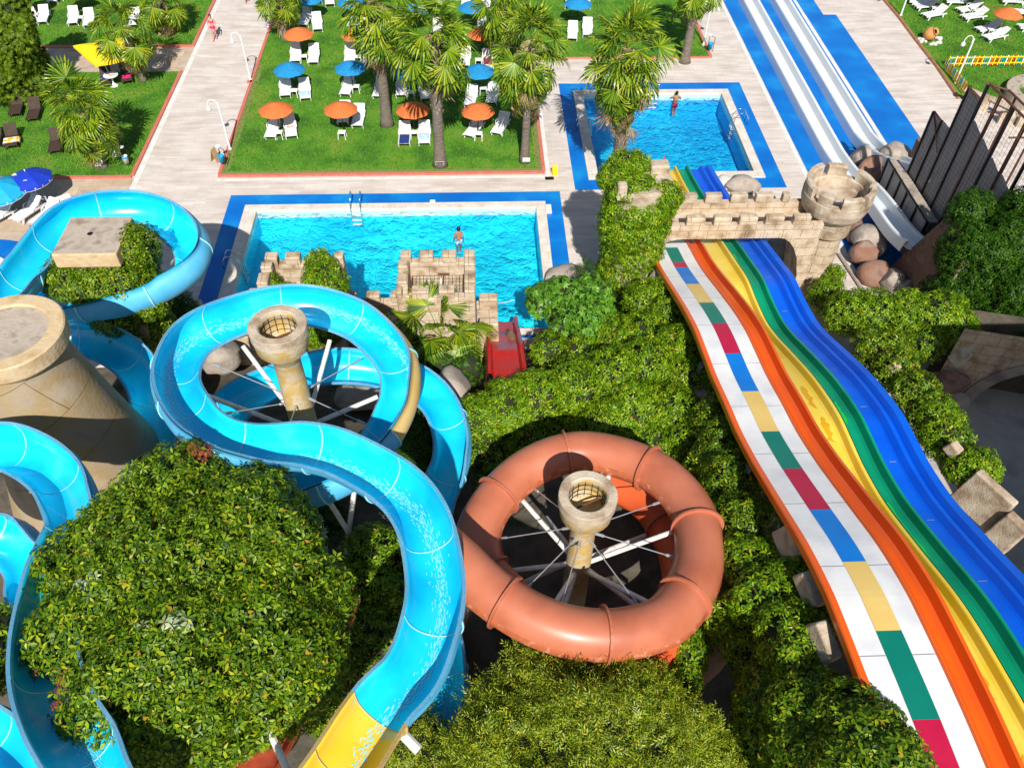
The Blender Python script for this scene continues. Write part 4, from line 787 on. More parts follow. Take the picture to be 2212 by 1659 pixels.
palm(G(620, 85.5), G(601, -12, 3.1), 3.1, .28, .26, 'fan palm with a pale scaly trunk at the path corner of the middle lawn', 6, 34, 1.0, 14, (.2, 2.8), -.9, 6, .8)
palm(G(836.5, 271.7), G(808, 10, 7.3), 7.3, .33, .24, 'tallest fan palm, its crown cut by the top of the picture, plain dark trunk', 7, 48, 1.2, 36, None, -1.1, 14, 1.9)
palm(G(951, 358.5), G(935, 82, 7.5), 7.5, .33, .22, 'fan palm with spread out fronds and a white notice on its grey trunk', 8, 40, 1.28, 10, (3.4, 7.0), -.75, 14, 1.4)
palm(G(1133, 351), G(1149, 95, 7.0), 7.0, .24, .18, 'fan palm with a slim trunk at the right corner of the middle lawn', 9, 46, 1.18, 46, (3.0, 6.6), -1.05, 26, 2.3)
palm(G(1328, 420), G(1355, 112, 8.2), 8.2, .33, .26, 'fan palm with a scaly trunk rising between the two pools', 10, 48, 1.22, 60, (.4, 7.6), -1.05, 30, 2.4)
palm(G(1479, 134.6), G(1512, -45, 5.3), 5.3, .30, .2, 'leaning fan palm with a flared foot behind the square pool, crown out of the picture', 11, 34, 1.1, 14, (2.6, 4.8), -1, 8, 1.2)
palm(G(1095, 150), G(1082, 5, 4.5), 4.5, .26, .22, 'fan palm at the back of the lawn behind the slim trunked one', 12, 36, 1.15, 16, (2, 4), -1, 8, 1.4)
palm(G(955, 815, 1.4), G(952, 730, 2.6), 2.6, .14, .12, 'young bright fan palm beside the castle wall and red slide', 13, 14, 1.15, 0, None, .15, 0, .2, 34, .74)
# ================================================================== CASTLE, WALLS, ROCKS
def castle_root(name, loc, label, cat): return empty(name, loc, 0, label, cat)
def cbox(parent, nm, x0, x1, y0, y1, z0, z1, m='stone', bev=.05, M=None):
    b = MB(); b.box(x0, x1, y0, y1, z0, z1, M=M); o = b.build(nm, MA[m], parent, bevel=bev); return world(o, parent.location)
# ---- arched bridge
BX0, BX1, BYF, BYR, BT = 8.2, 15.35, 29.35, 31.0, 4.78
br = castle_root('castle_bridge', (12, 30, 0), 'arched stone castle bridge with two rows of battlements over the rainbow slide', 'bridge')
def arch_z(x): 
    if x < 9.2: return 4.08-.25*((9.2-x)/1.0)**2
    if x < 13.5: return 4.08
    t = min(1, (x-13.5)/1.5); return 4.08-3.6*(1-math.sqrt(max(0, 1-t*t)))
for nm, y0, y1 in (('front_wall', BYF, BYF+.28), ('rear_wall', BYR, BYR+.28)):
    xs_ = [BX0+(BX1-BX0)*i/60 for i in range(61)]; b = MB(); zt = BT if nm == 'front_wall' else BT+.02
    b.grid([[(x, y1, arch_z(x)), (x, y0, arch_z(x)), (x, y0, zt), (x, y1, zt), (x, y1, arch_z(x))] for x in xs_]); world(b.build(nm, MA['stone'], br), br.location)
b = MB(); xs_ = [BX0+(BX1-BX0)*i/60 for i in range(61)]
b.grid([[(x, BYF+.28, arch_z(x)+.02), (x, BYR, arch_z(x)+.02), (x, BYR, max(arch_z(x)+.1, 4.3)), (x, BYF+.28, max(arch_z(x)+.1, 4.3))] for x in xs_], close=True); world(b.build('walkway', MA['stonecap'], br), br.location)
b = MB()                                                   # voussoir band on the front
for i in range(24):
    xa, xb = BX0+.1+(6.9)*i/24, BX0+.1+(6.9)*(i+1)/24-.02
    za, zb = arch_z(xa), arch_z(xb); b.add([(xa, BYF-.025, za), (xb, BYF-.025, zb), (xb, BYF-.025, zb+.33), (xa, BYF-.025, za+.33), (xa, BYF+.02, za), (xb, BYF+.02, zb), (xb, BYF+.02, zb+.33), (xa, BYF+.02, za+.33)], [(0, 1, 2, 3), (3, 2, 6, 7), (0, 3, 7, 4), (1, 5, 6, 2), (0, 4, 5, 1)])
world(b.build('arch_stones', MA['stone'], br), br.location)
zc = lambda x, y: (1414.7+.3287*x, 324.7+.3287*y)
for a, c_ in ((200, 325), (380, 497), (550, 668), (720, 843), (905, 1020)):
    x0, x1 = G(*zc(a, 430), BT+.3).x, G(*zc(c_, 430), BT+.3).x; cbox(br, 'merlon', x0, x1, BYF-.03, BYF+.31, BT-.02, BT+.42, 'stone', .06)
for a, c_ in ((175, 292), (345, 457), (515, 628), (682, 800), (862, 912)):
    x0, x1 = G(*zc(a, 350), BT+.3).x, G(*zc(c_, 350), BT+.3).x; cbox(br, 'merlon', x0, x1, BYR-.03, BYR+.31, BT, BT+.44, 'stonecap', .06)
# ---- round tower
TC = Vector((16.2, 30.75, 0)); tw = castle_root('round_tower', TC, 'round stone castle tower with flared battlemented top at the right end of the bridge', 'tower')
b = MB(); b.lathe([(1.25, -.05), (1.2, .25), (1.0, .55), (.92, .9), (.86, 1.6), (.86, 3.2), (.90, 3.5)], 40, wob=.04); b.build('shaft', MA['stone'], tw, smooth=True)
b = MB(); b.lathe([(.90, 3.48), (1.02, 3.52), (1.06, 3.6), (1.08, 4.35), (1.12, 4.42), (.95, 4.46)], 40, wob=.02); b.build('collar', MA['stone'], tw, smooth=True)
b = MB(); b.lathe([(1.0, 4.40), (1.22, 4.48), (1.42, 4.75), (1.52, 5.1), (1.54, 5.5), (1.50, 5.55), (1.24, 5.55), (1.20, 5.5), (1.18, 5.18), (0, 5.16)], 40, wob=.025); b.build('flared_top', MA['stonecap'], tw, smooth=False)
for k, (a0, a1) in enumerate(((60, 98), (110, 150), (166, 200), (215, 240), (256, 292), (302, 340), (350, 400))):
    b = MB(); rows = []; hh = .56 if k != 1 else .62
    for i in range(9):
        a = rad(a0+(a1-a0)*i/8); ca, sa = math.cos(a), math.sin(a); rows.append([(q*ca, q*sa, z) for q, z in ((1.52, 5.5), (1.54, 5.5+hh-.08), (1.49, 5.5+hh), (1.29, 5.5+hh), (1.24, 5.5+hh-.08), (1.25, 5.5))])
    b.grid(rows); b.add(rows[0], [tuple(range(6))]); b.add(rows[-1], [tuple(range(5, -1, -1))]); b.build('merlon', MA['stonecap'], tw, smooth=False)
b = MB(); b.lathe([(.15, 5.16), (.16, 5.26), (.1, 5.3), (0, 5.3)], 10, (-.1, -.5, 0)); b.build('drain_stone', MA['pebble'], tw)
# ---- ivy pillar carrying the left end of the bridge
IPC = G(1372, 470, 5.2)
ip = castle_root('ivy_pillar', (IPC.x, IPC.y, 0), 'thick stone pillar completely wrapped in bright creeper at the left end of the bridge', 'pillar')
b = MB(); b.lathe([(1.2, 0), (1.15, 3), (1.2, 5.5), (1.35, 6.9), (1.35, 7.15), (1.15, 7.2), (0, 7.1)], 20, wob=.12); b.build('stone_core', MA['stonecap'], ip)
x, y = IPC.x, IPC.y
foliage('creeper', [((x, y, .9), (1.35, 1.3, 1.5)), ((x-.1, y, 2.2), (1.4, 1.35, 1.5)), ((x, y, 3.6), (1.5, 1.45, 1.5)), ((x, y-.1, 5.0), (1.62, 1.55, 1.5)), ((x+.05, y-.1, 6.1), (1.68, 1.5, 1.1)), ((x-1.0, y+.3, 7.0), (.85, .95, .75)), ((x-.4, y+.9, 7.3), (.95, .7, .6)), ((x+1.0, y-.6, 6.8), (.8, .75, .55)), ((x-.8, y-.6, 7.0), (.8, .7, .6)), ((x-.2, y-.3, 7.15), (.75, .8, .35))],
        None, None, leaf='ivylit', dens=80, amp=.06, core=.8, root=ip, lean=.75, upb=.15)
cbox(ip, 'merlon', x-1.15, x-.75, y-1.2, y-.75, 6.9, 7.6, 'stonecap', .06); cbox(ip, 'merlon', x+.45, x+1.25, y+.3, y+.9, 6.9, 7.55, 'stonecap', .08); cbox(ip, 'merlon', x-.2, x+.5, y+.7, y+1.2, 6.9, 7.45, 'stonecap', .08)
foliage('olive_shrub', [((x-1.9, y-.2, 1.6), (.7, .7, 1.6)), ((x-2.1, y-.8, .8), (.6, .6, .7))], 'thin grey leaved shrub in the shade left of the ivy pillar', 'shrub', leaf='ivydark', T=T_sprig(9, .3, .12, .025), dens=40, core=0, thick=.4, amp=.3)
# ---- square castle towers and battlement wall along the first pool
def sq_tower(name, x0, x1, y0, y1, zt, label, floor, back, front, sides):
    r = castle_root(name, ((x0+x1)/2, (y0+y1)/2, 0), label, 'tower'); t = .42
    for nm, q in (('front_wall', (x0, x1, y0, y0+t)), ('rear_wall', (x0, x1, y1-t, y1)), ('side_wall', (x0, x0+t, y0+t+.003, y1-t-.003)), ('side_wall', (x1-t, x1, y0+t+.003, y1-t-.003))): cbox(r, nm, *q, 0, zt, 'stone', .05)
    cbox(r, 'floor', x0+t, x1-t, y0+t, y1-t, floor-.2, floor, 'topstone', 0)
    for a, c_ in back: cbox(r, 'merlon', a, c_, y1-t-.02, y1+.02, zt-.03, zt+.42, 'stone', .06)
    for a, c_ in front: cbox(r, 'merlon', a, c_, y0-.02, y0+t+.02, zt-.03, zt+.40, 'stone', .06)
    for xs, a, c_ in sides: cbox(r, 'merlon', (x0 if xs < 0 else x1-t)-.02, (x0+t if xs < 0 else x1)+.02, a, c_, zt-.03, zt+.40, 'stone', .06)
    return r
def bx(zx, z=4.6): return G(522+.2516*zx, 394.3+.2516*570, z).x
SY0, SY1, SZ = 25.5, 28.2, 4.2
w2 = sq_tower('square_tower', bx(1355), bx(1998), SY0, SY1, SZ, 'square battlemented castle tower open at the top with steel mesh inside', 3.0,
         [(bx(1365), bx(1457)), (bx(1530), bx(1645)), (bx(1720), bx(1842)), (bx(1910), bx(1998))], [(bx(1350), bx(1400)), (bx(1480), bx(1620)), (bx(1700), bx(1830)), (bx(1910), bx(1998))], [(-1, 26.1, 26.7), (-1, 27.1, 27.6), (1, 26.1, 26.8), (1, 27.2, 27.7)])
b = MB(); xa, xb = bx(1355)+.5, bx(1998)-.5
for i in range(15): xx = xa+(xb-xa)*i/14; b.tube([(xx, SY0+.5, 3.55), (xx, SY1-.45, 3.55)], .008, 4)
for j in range(9): yy = SY0+.5+(SY1-SY0-.95)*j/8; b.tube([(xa, yy, 3.552), (xb, yy, 3.552)], .008, 4)
world(b.build('steel_mesh', MA['black'], w2), w2.location)
b = MB(); b.tube([(xa+1.3, SY0+.5, 3.6), (xa+1.35, SY1-.5, 3.62)], .03, 6); b.tube([(xa, SY0+.5, 3.6), (xa, SY1-.6, 3.6)], .03, 6); b.tube([(xb, SY0+.5, 3.6), (xb, SY1-.5, 3.6)], .03, 6); b.tube([(xa+1.1, SY1-.5, 3.66), (xa+1.6, SY1-.5, 3.66)], .045, 6); world(b.build('rusty_frame', MA['rust'], w2), w2.location)
b = MB(); b.tube([(xa+1.22, SY0+.45, 3.75), (xa+1.25, SY1-.9, 3.72)], .05, 8); world(b.build('white_pipe', MA['white'], w2), w2.location)
w1 = sq_tower('square_tower', bx(200), bx(880), SY0, SY1, SZ, 'square battlemented castle tower half overgrown with creeper', 3.2,
         [(bx(212), bx(320)), (bx(385), bx(512)), (bx(588), bx(710)), (bx(800), bx(880))], [(bx(150), bx(230))], [(-1, 26.2, 26.9), (-1, 27.2, 27.6)])
foliage('creeper', [((bx(760), 26.6, 4.3), (.95, 1.4, .8)), ((bx(700), 27.6, 4.4), (.6, .5, .6)), ((bx(330), 25.6, 4.0), (.9, .5, .5)), ((bx(560), 25.6, 4.1), (1.0, .5, .5)), ((bx(830), 26.0, 2.8), (.7, .8, 1.3)), ((bx(640), 25.7, 3.7), (.9, .6, .9)), ((bx(420), 25.7, 3.7), (1.0, .55, .7)), ((bx(230), 25.6, 3.5), (.7, .5, .7)), ((bx(560), 25.4, 2.6), (1.6, .5, 1.2)), ((bx(290), 27.0, 3.9), (.3, .5, .6)), ((bx(410), 26.4, 3.9), (.5, .5, .4))], None, None, leaf='ivylit', dens=60, root=w1, amp=.18)
def crenel(name, x0, x1, y0, y1, zt, label, mer, mat_='stone'):
    r = castle_root(name, ((x0+x1)/2, y0, 0), label, 'wall'); cbox(r, 'wall', x0, x1, y0, y1, 0, zt, mat_, .04)
    for a, c_ in mer: cbox(r, 'merlon', a, c_, y0-.03, y1+.03, zt-.03, zt+.42, mat_, .06)
    return r
def cx_(zx, z=2.5): return G(522+.2516*zx, 394.3+.2516*900, z).x
a0, a1 = bx(880)+.03, bx(1355)-.03
crenel('battlement_wall', a0, a1, 27.55, 27.9, 2.2, 'low battlement wall between the two square towers, pool side', [(a0+.02, a0+.3), (cx_(1080), cx_(1195)), (cx_(1285), a1-.02)])
crenel('battlement_wall', a0, a1, 26.0, 26.35, 2.2, 'low battlement wall between the two square towers, near side', [(cx_(1075), cx_(1200)), (cx_(1280), a1-.02)])
sheet_ = MB(); sheet_.box(a0+.02, a1-.02, 26.36, 27.54, 1.2, 1.5); setp(sheet_.build('wall_walk', MA['topstone']), 'paved walkway between the two low battlement walls', 'walkway')
c0 = bx(1998)+.03
crenel('battlement_wall', c0, c0+.95, 27.2, 27.6, 2.2, 'short battlement wall right of the open square tower beside the red slide, pool side', [(c0+.12, c0+.93)])
crenel('battlement_wall', c0, c0+.95, 25.6, 26.0, 2.2, 'short battlement wall right of the open square tower beside the red slide, near side', [(c0+.12, c0+.93)])
d1 = bx(200)-.05
crenel('battlement_wall', d1-3.9, d1, 27.5, 27.85, 1.9, 'battlement wall left of the creeper covered tower, in the shade, pool side', [(d1-3.7, d1-3.1), (d1-2.6, d1-2.0), (d1-1.4, d1-.8), (d1-.5, d1-.05)])
crenel('battlement_wall', d1-3.9, d1, 25.9, 26.25, 1.9, 'battlement wall left of the creeper covered tower, in the shade, near side', [(d1-3.3, d1-2.7), (d1-2.1, d1-1.5), (d1-.9, d1-.3)])
foliage('ivy_shrub', [((cx_(1250), 26.3, 2.2), (.45, .35, .4)), ((cx_(1150), 25.8, 2.0), (.9, .35, .5))], 'small creeper sprouting from the low battlement wall', 'shrub', leaf='ivylit', dens=60)
# ---- cone tower at the left edge
cc = G(10, 716, 10); ct = castle_root('cone_tower', (cc.x, cc.y, 0), 'broad cone shaped rendered tower with an ochre rim at the left edge', 'tower')
b = MB(); b.lathe([(3.3, .5), (2.8, 2.5), (2.2, 4.8), (1.78, 6.8), (1.45, 8.6), (1.36, 9.2)], 56, wob=.015); b.build('cone_body', MA['render'], ct, smooth=True)
b = MB(); b.lathe([(1.34, 9.2), (1.52, 9.32), (1.62, 9.46), (1.64, 9.96), (1.60, 10.0), (1.20, 10.0), (1.17, 9.90)], 56, wob=.015); b.build('rim', MA['rimstone'], ct)
b = MB(); b.lathe([(1.2, 9.88), (.6, 9.86), (0, 9.86)], 48); b.build('top_floor', MA['topstone'], ct)
# ---- concrete block with ivy skirt
bc = G(200, 508, 8.4); kb = castle_root('concrete_block', (bc.x, bc.y, 0), 'square stained concrete block top with a creeper skirt inside the ring flume', 'pillar')
b = MB(); b.box(-1.12, 1.12, -1.1, 1.1, 7.8, 8.4); b.build('block', MA['rimstone'], kb, bevel=.05)
b = MB(); b.box(-1.06, 1.06, -1.04, 1.04, 8.37, 8.408); b.build('top_face', MA['topstone'], kb)
b = MB(); b.lathe([(.03, 8.41), (.09, 8.415), (.1, 8.43), (0, 8.44)], 10, (-.1, .05, 0)); b.build('drain', MA['black'], kb)
b = MB(); b.box(-.9, .9, -.9, .9, 0, 7.8); b.build('shaft', MA['render'], kb)
foliage('creeper_skirt', [((bc.x-1.1, bc.y-.7, 7.0), (.95, .9, .9)), ((bc.x-.2, bc.y-.95, 6.9), (1.1, .8, .9)), ((bc.x+.8, bc.y-.9, 6.9), (1.0, .8, .9)), ((bc.x+1.3, bc.y+.1, 7.5), (.75, 1.1, 1.1)), ((bc.x+1.4, bc.y-.5, 6.2), (.9, 1.0, 1.2)), ((bc.x, bc.y, 5.2), (1.5, 1.5, 1.3)), ((bc.x-1.3, bc.y, 7.2), (.6, .8, .7)), ((bc.x, bc.y, 3.6), (1.5, 1.5, 1.5))], None, None, leaf='ivy', dens=60, root=kb, amp=.15)
# ---- timber wall on the right
WX = 22.55; tv = castle_root('timber_wall', (WX, 33, 0), 'tall dark timber board wall with black steel posts and wire mesh', 'wall')
posts = [36.45, 35.6, 34.75, 33.65, 32.6, 31.55, 30.5, 29.45, 28.4, 27.3, 26.2, 25.0]
tops = [6.1, 6.1, 8.3, 7.3, 7.0, 6.7, 6.5, 6.3, 6.1, 6.0, 5.9]; ptops = [6.15, 6.15, 8.4, 9.1, 9.1, 9.1, 9.1, 9.1, 9.1, 9.1, 9.1, 9.1]
for k, (ya, yb) in enumerate(zip(posts, posts[1:])):
    xo = WX+.08*(36.45-ya); b = MB(); b.add([(xo, ya-.05, 0), (xo+.08*(ya-yb), yb+.05, 0), (xo+.08*(ya-yb), yb+.05, tops[k]-(.25 if k > 2 else 0)), (xo, ya-.05, tops[k]), (xo+.12, ya-.05, 0), (xo+.12, yb+.05, 0), (xo+.12, yb+.05, tops[k]-(.25 if k > 2 else 0)), (xo+.12, ya-.05, tops[k])],
        [(0, 3, 2, 1), (4, 5, 6, 7), (3, 7, 6, 2), (0, 4, 7, 3), (1, 2, 6, 5)]); world(b.build('board_panel', MA['timber'], tv), tv.location)
for k, ya in enumerate(posts):
    xo = WX+.08*(36.45-ya); cbox(tv, 'post', xo-.08, xo+.06, ya-.05, ya+.05, 0, ptops[k], 'black' if k not in (4, 6) else 'rust', .01)
b = MB(); b.tube([(WX+.02, 34.75, 8.42), (WX+.02, 33.65, 8.35)], .05, 6); b.tube([(WX+.22, 33.65, 9.1), (WX+.92, 25, 9.1)], .055, 6); b.tube([(WX+.95, 33.2, 9.0), (WX+1.6, 25, 9.0)], .05, 6); b.tube([(WX+.05, 33.65, 9.1), (WX+.9, 33.2, 9.0)], .05, 6)
for yy in (32.6, 30.5): b.tube([(WX+.05, yy, 8.3), (WX+1.0, yy, 8.3)], .04, 6); b.tube([(WX+1.0, yy, 9.0), (WX+1.0, yy, 5)], .05, 6)
b.tube([(WX, 36.45, 6.15), (WX, 35.6, 6.15)], .05, 6); b.tube([(WX, 36.45, 6.12), (WX, 34.8, 4.9)], .035, 6)
world(b.build('top_frame', MA['rust'], tv), tv.location)
b = MB()
for z in np.arange(2.2, 9.0, .22):
    ys_ = 36.4 if z < 6.1 else (34.7 if z < 8.3 else 33.6); b.tube([(WX-.1, ys_, z), (WX+.8, 25.2, z)], .005, 3, caps=False)
for y_ in np.arange(25.2, 36.4, .22):
    zt = 6.1 if y_ > 34.75 else (8.3 if y_ > 33.65 else 9.1); xo = WX-.1+.08*(36.4-y_); b.tube([(xo, y_, 2.0), (xo, y_, zt)], .006, 3, caps=False)
b.tube([(WX-.1, 37.2, 3.2), (WX-.1, 36.4, 3.2)], .006, 3)
world(b.build('wire_mesh', MA['black'], tv), tv.location)
lw = castle_root('timber_wall', (22.2, 36.4, 0), 'lower stepped board wall with flat dark cap slabs in front of the tall timber wall', 'wall')
lp = [37.7, 36.75, 35.75, 34.8, 33.5, 32.2]
for k, (ya, yb) in enumerate(zip(lp, lp[1:])):
    cbox(lw, 'board_panel', 21.95, 22.1, yb+.05, ya-.05, 0, 2.55, 'timber', 0); cbox(lw, 'cap_slab', 21.9, 22.5, yb+.04, ya-.04, 2.56, 2.66, 'rockgrey', .02)
for ya in lp: cbox(lw, 'post', 21.86, 22.0, ya-.05, ya+.05, 0, 2.7, 'black', .01)
b = MB(); b.tube([(21.9, 37.7, 2.7), (21.9, 32.2, 2.7)], .05, 6); world(b.build('top_rail', MA['black'], lw), lw.location)
sw = castle_root('stepped_wall', (23.9, 38.8, 0), 'brown plastered wall with stepped battlements beside the far white chute', 'wall')
for nm, q in (('wall', (24.15, 24.5, 36.6, 39.6, 0, 2.0)), ('merlon', (24.13, 24.52, 38.9, 39.6, 1.98, 2.8)), ('merlon', (24.13, 24.52, 37.3, 38.2, 1.98, 2.6))): cbox(sw, nm, *q, 'rock', .06)
sw2 = castle_root('stepped_wall', (24.9, 37, 0), 'grey plastered wall top with rounded battlements behind the low board wall', 'wall')
for nm, q in (('wall', (24.6, 25.0, 33.5, 36.58, 0, 3.0)), ('merlon', (24.58, 25.02, 35.6, 36.5, 2.98, 3.7)), ('merlon', (24.58, 25.02, 34.2, 35.0, 2.98, 3.6))): cbox(sw2, nm, *q, 'rockgrey', .1)
pb = castle_root('plaster_buttress', (21.4, 29.5, 0), 'plain sand plastered buttress in the shade beside the creeper curtain', 'wall')
b = MB(); b.add([(20.6, 26.8, 0), (22.2, 26.8, 0), (22.3, 32.0, 0), (20.9, 32.0, 0), (20.7, 26.9, 4.6), (21.6, 26.9, 4.6), (21.7, 29.6, 4.9), (20.9, 29.6, 4.9)], [(0, 3, 7, 4), (4, 7, 6, 5), (0, 4, 5, 1), (3, 2, 6, 7), (1, 5, 6, 2)]); world(b.build('buttress', MA['rock'], pb, bevel=.06), pb.location)
# ---- dark gorge: arched retaining wall and an unseen wall added to shade it
aw = castle_root('arched_wall', (21.5, 22, 0), 'stone retaining wall with a big arch in the shaded gorge at the right edge', 'wall')
A0, A1 = G(2040, 830, 1.5), G(2230, 790, 0); A0.z = A1.z = 0
dirv = Vector((4.6, -1.2, 0)).normalized(); nv = Vector((dirv.y, -dirv.x, 0)); o_ = Vector((19.4, 23.2, 0)); b = MB(); n = 40; rows = []
for i in range(n+1):
    s = 7.2*i/n; ar = math.sqrt(max(0, 1-((s-4.4)/2.6)**2))*2.7 if abs(s-4.4) < 2.6 else 0; p = o_+dirv*s; rows.append([p+Vector((0, 0, 4.2)), p+Vector((0, 0, ar)), p-nv*1.2+Vector((0, 0, ar))])
b.grid(rows); world(b.build('wall_face', MA['stone'], aw), aw.location); b = MB(); rows = []
for i in range(33):
    a = math.pi*i/32; s = 4.4-2.6*math.cos(a); s2 = 4.4-3.15*math.cos(a); rows.append([o_+dirv*s+nv*.03+Vector((0, 0, 2.7*math.sin(a))), o_+dirv*s+nv*.09+Vector((0, 0, 2.7*math.sin(a)+.02)), o_+dirv*s2+nv*.09+Vector((0, 0, 3.2*math.sin(a))), o_+dirv*s2+nv*.03+Vector((0, 0, 3.2*math.sin(a)))])
b.grid(rows); world(b.build('arch_stones', MA['rockgrey'], aw), aw.location)
b = MB(); b.box(0, 7.2, -1.25, -1.2, 0, 4.2); M_ = Matrix.Translation(o_) @ Matrix(((dirv.x, nv.x, 0, 0), (dirv.y, nv.y, 0, 0), (0, 0, 1, 0), (0, 0, 0, 1))); b.v = [tuple(M_ @ Vector(v)) for v in b.v]; world(b.build('recess', MA['earth'], aw), aw.location)
ow = castle_root('gorge_shade_wall', (21, 9.5, 0), 'unseen stone wall added to shade the gorge', 'wall'); cbox(ow, 'wall', 18.9, 32, 12.0, 13.0, 0, 14, 'stone', .1)  # out of frame, added and sized to block sun from the gorge
# ---- rocks
def rock(u, v, z, r, label, m='rock', sq=(1, 1, .8), seed=0, name='rock', off=None):
    c = Vector(off) if off else G(u, v, z); V, F = ICO3; P = V*np.array(sq)*r; rk_ = np.random.RandomState(seed+3); U = V.copy()
    for _ in range(11):
        n_ = rk_.normal(size=3); n_ /= np.linalg.norm(n_); d_ = rk_.uniform(.62, .92); e_ = np.maximum(U@n_-d_, 0); U = U-e_[:, None]*n_
    P = U*np.array(sq)*r*1.12*(1+.04*snoise(V*6, 1.2, seed))[:, None]
    o = np_mesh(name, P, F, MA[m]); o.location = c; bm = o.modifiers.new('edge', 'BEVEL'); o.modifiers.remove(bm); return setp(o, label, 'rock')
for k, (u, v, z, r, m, lab, sq) in enumerate((
    (1862, 340, .5, .8, 'rockgrey', 'pale rounded rock at the foot of the far white chute ramp', (1, 1, .8)), (1888, 372, .6, 1.05, 'rock', 'cracked reddish rock behind the round tower, tallest of the pile', (1, .9, .9)), (1932, 345, 1.0, 1.0, 'rockgrey', 'grey domed rock against the low board wall', (1, 1, 1)),
    (1905, 425, .5, 1.0, 'rock', 'reddish rock between the near chute and the low board wall', (.8, 1, .9)), (1848, 500, .4, .85, 'rock', 'reddish rock just right of the round tower shaft, below the chute', (.8, 1.2, .7)), (1880, 520, .7, 1.0, 'rockgrey', 'flat topped grey rock under the bend of the near chute', (1, 1.1, .7)),
    (1868, 548, .6, .85, 'rock', 'square cut red rock under the near chute', (.9, .8, .8)), (1890, 590, .5, .9, 'rock', 'lowest red rock under the end of the near chute', (1, .9, .8)), (1925, 610, .5, .8, 'rockgrey', 'grey round boulder against the plaster buttress', (.9, .9, 1)), (1955, 625, .5, .75, 'rockgrey', 'dark grey boulder at the foot of the creeper curtain', (1, 1, .9)), (1935, 650, .3, .7, 'rockgrey', 'small dark boulder beside the paved gorge floor', (1, 1, .7)),
    (1690, 545, .9, 1.0, 'rockgrey', 'grey boulder under the bridge arch beside the blue lane', (1, .9, .8)), (1715, 555, .7, .75, 'rockgrey', 'upright boulder against the round tower under the arch', (.7, .7, 1.2)), (1600, 402, .3, .9, 'rockgrey', 'shaded grey boulder behind the bridge beside the blue lane end', (1.3, .8, .7)), (1568, 395, .3, .6, 'pebble', 'pale boulder top at the end of the blue lane', (1, .9, .7)),
    (1700, 600, .5, .8, 'rockgrey', 'pale broken rock beside the blue lane at the foot of the tower', (1.2, 1, .6)), (1725, 600, .3, .8, 'pebble', 'pale stone slab at the foot of the round tower', (1.4, 1.2, .35)),
    (1240, 605, .3, 1.3, 'rockgrey', 'large flat grey rock at the corner of the first pool', (1.3, .85, .45)), (1180, 640, .5, .8, 'rockgrey', 'grey rock beside the red slide exit overgrown with creeper', (.8, .8, 1.1)), (1100, 760, 1.0, .8, 'rock', 'dark red rock left of the red slide', (.6, 1.6, .8)), (1172, 740, .8, .7, 'rock', 'dark rock right of the red slide', (.5, 1.5, .8)),
    (980, 840, 2.7, 1.0, 'rockgrey', 'pale sandy rock between the spiral and the long hedge', (.8, 1.1, .9)), (1000, 880, 2.6, .7, 'rockgrey', 'small pale rock at the end of the long hedge', (.8, 1, .8)), (1425, 620, 2.4, .9, 'rockgrey', 'grey folded rock between the ivy pillar and the slide', (.9, .9, 1)), (1500, 850, 3.6, .7, 'rockgrey', 'flat pale rock beside the slide at the end of the long hedge', (1, 1, .6)),
    (1430, 1030, 2.9, .8, 'rockgrey', 'dark cracked rock behind the orange ring', (1, .9, .8)), (1520, 1420, 3.6, .9, 'rock', 'sandy rock stump under the orange tube, lit from the side', (.8, .7, 1.3)), (1265, 905, 2.4, .7, 'rockgrey', 'shaded rock behind the top of the orange ring', (1, .8, .8)),
    (470, 770, 2.2, 1.0, 'rockgrey', 'grey cracked rocks inside the spiral left of the column', (1, 1, .8)), (790, 850, 2.2, 1.1, 'rockgrey', 'dark cracked rock inside the spiral right of the column', (1.2, .9, .7)), (1840, 975, 3, .6, 'rock', 'reddish boulder in the gorge under creeper', (1.2, .9, .8)), (2040, 830, 1.5, .9, 'rock', 'red brown rock ledge at the mouth of the gorge', (1.3, .8, .7)), (2065, 870, .9, .6, 'rockgrey', 'grey speckled rock in the gorge', (1, 1, .8)),
    (285, 1620, 5.4, .9, 'rock', 'sandy rock beside the near flume at the bottom', (1, 1, .8)), (310, 860, 2.4, .6, 'rockgrey', 'pale sandy rock beside the feeder flume', (1, 1, .6)))):
    rock(u, v, z, r*.88, lab, m, sq, k)
def slab(u, v, z, s, rz_, label, tilt=.3):
    b = MB(); b.box(-s[0]/2, s[0]/2, -s[1]/2, s[1]/2, -s[2], s[2]); b.v = [(x*(1-.15*(z_ > 0)), y*(1-.1*(z_ > 0)), z_) for x, y, z_ in b.v]; o = b.build('coping_stone', MA['stonecap'], bevel=.07, seg=3); o.location = G(u, v, z); o.rotation_euler = (tilt, 0, rz_); return setp(o, label, 'stone')
slab(1712, 1170, 8.0, (.55, .9, .5), .2, 'big upright coping stone beside the rainbow slide, highest of the three')
slab(1748, 1275, 8.5, (.34, .95, .3), .25, 'narrow coping stone half under creeper, middle one beside the slide')
slab(1780, 1385, 8.9, (.38, .95, .3), .25, 'narrow coping stone lowest beside the slide, half in shade')
slab(1932, 792, 3.7, (.3, .42, .22), .4, 'small sandy stone poking out of the bright creeper bank'); slab(2075, 770, 3.9, (.5, .55, .35), .5, 'sandy stone block at the end of the bright creeper bank'); slab(2060, 970, 4.3, (.4, .5, .25), .5, 'pale stone in the last creeper clump')
slab(2125, 1080, 3.7, (.38, 1.7, .9), .55, 'sandy crenellated stone parapet at the right edge below the last clump', .1); slab(2175, 1150, 3.4, (.4, .9, .8), .5, 'sandy stone block below the crenellated parapet at the right edge', .1)
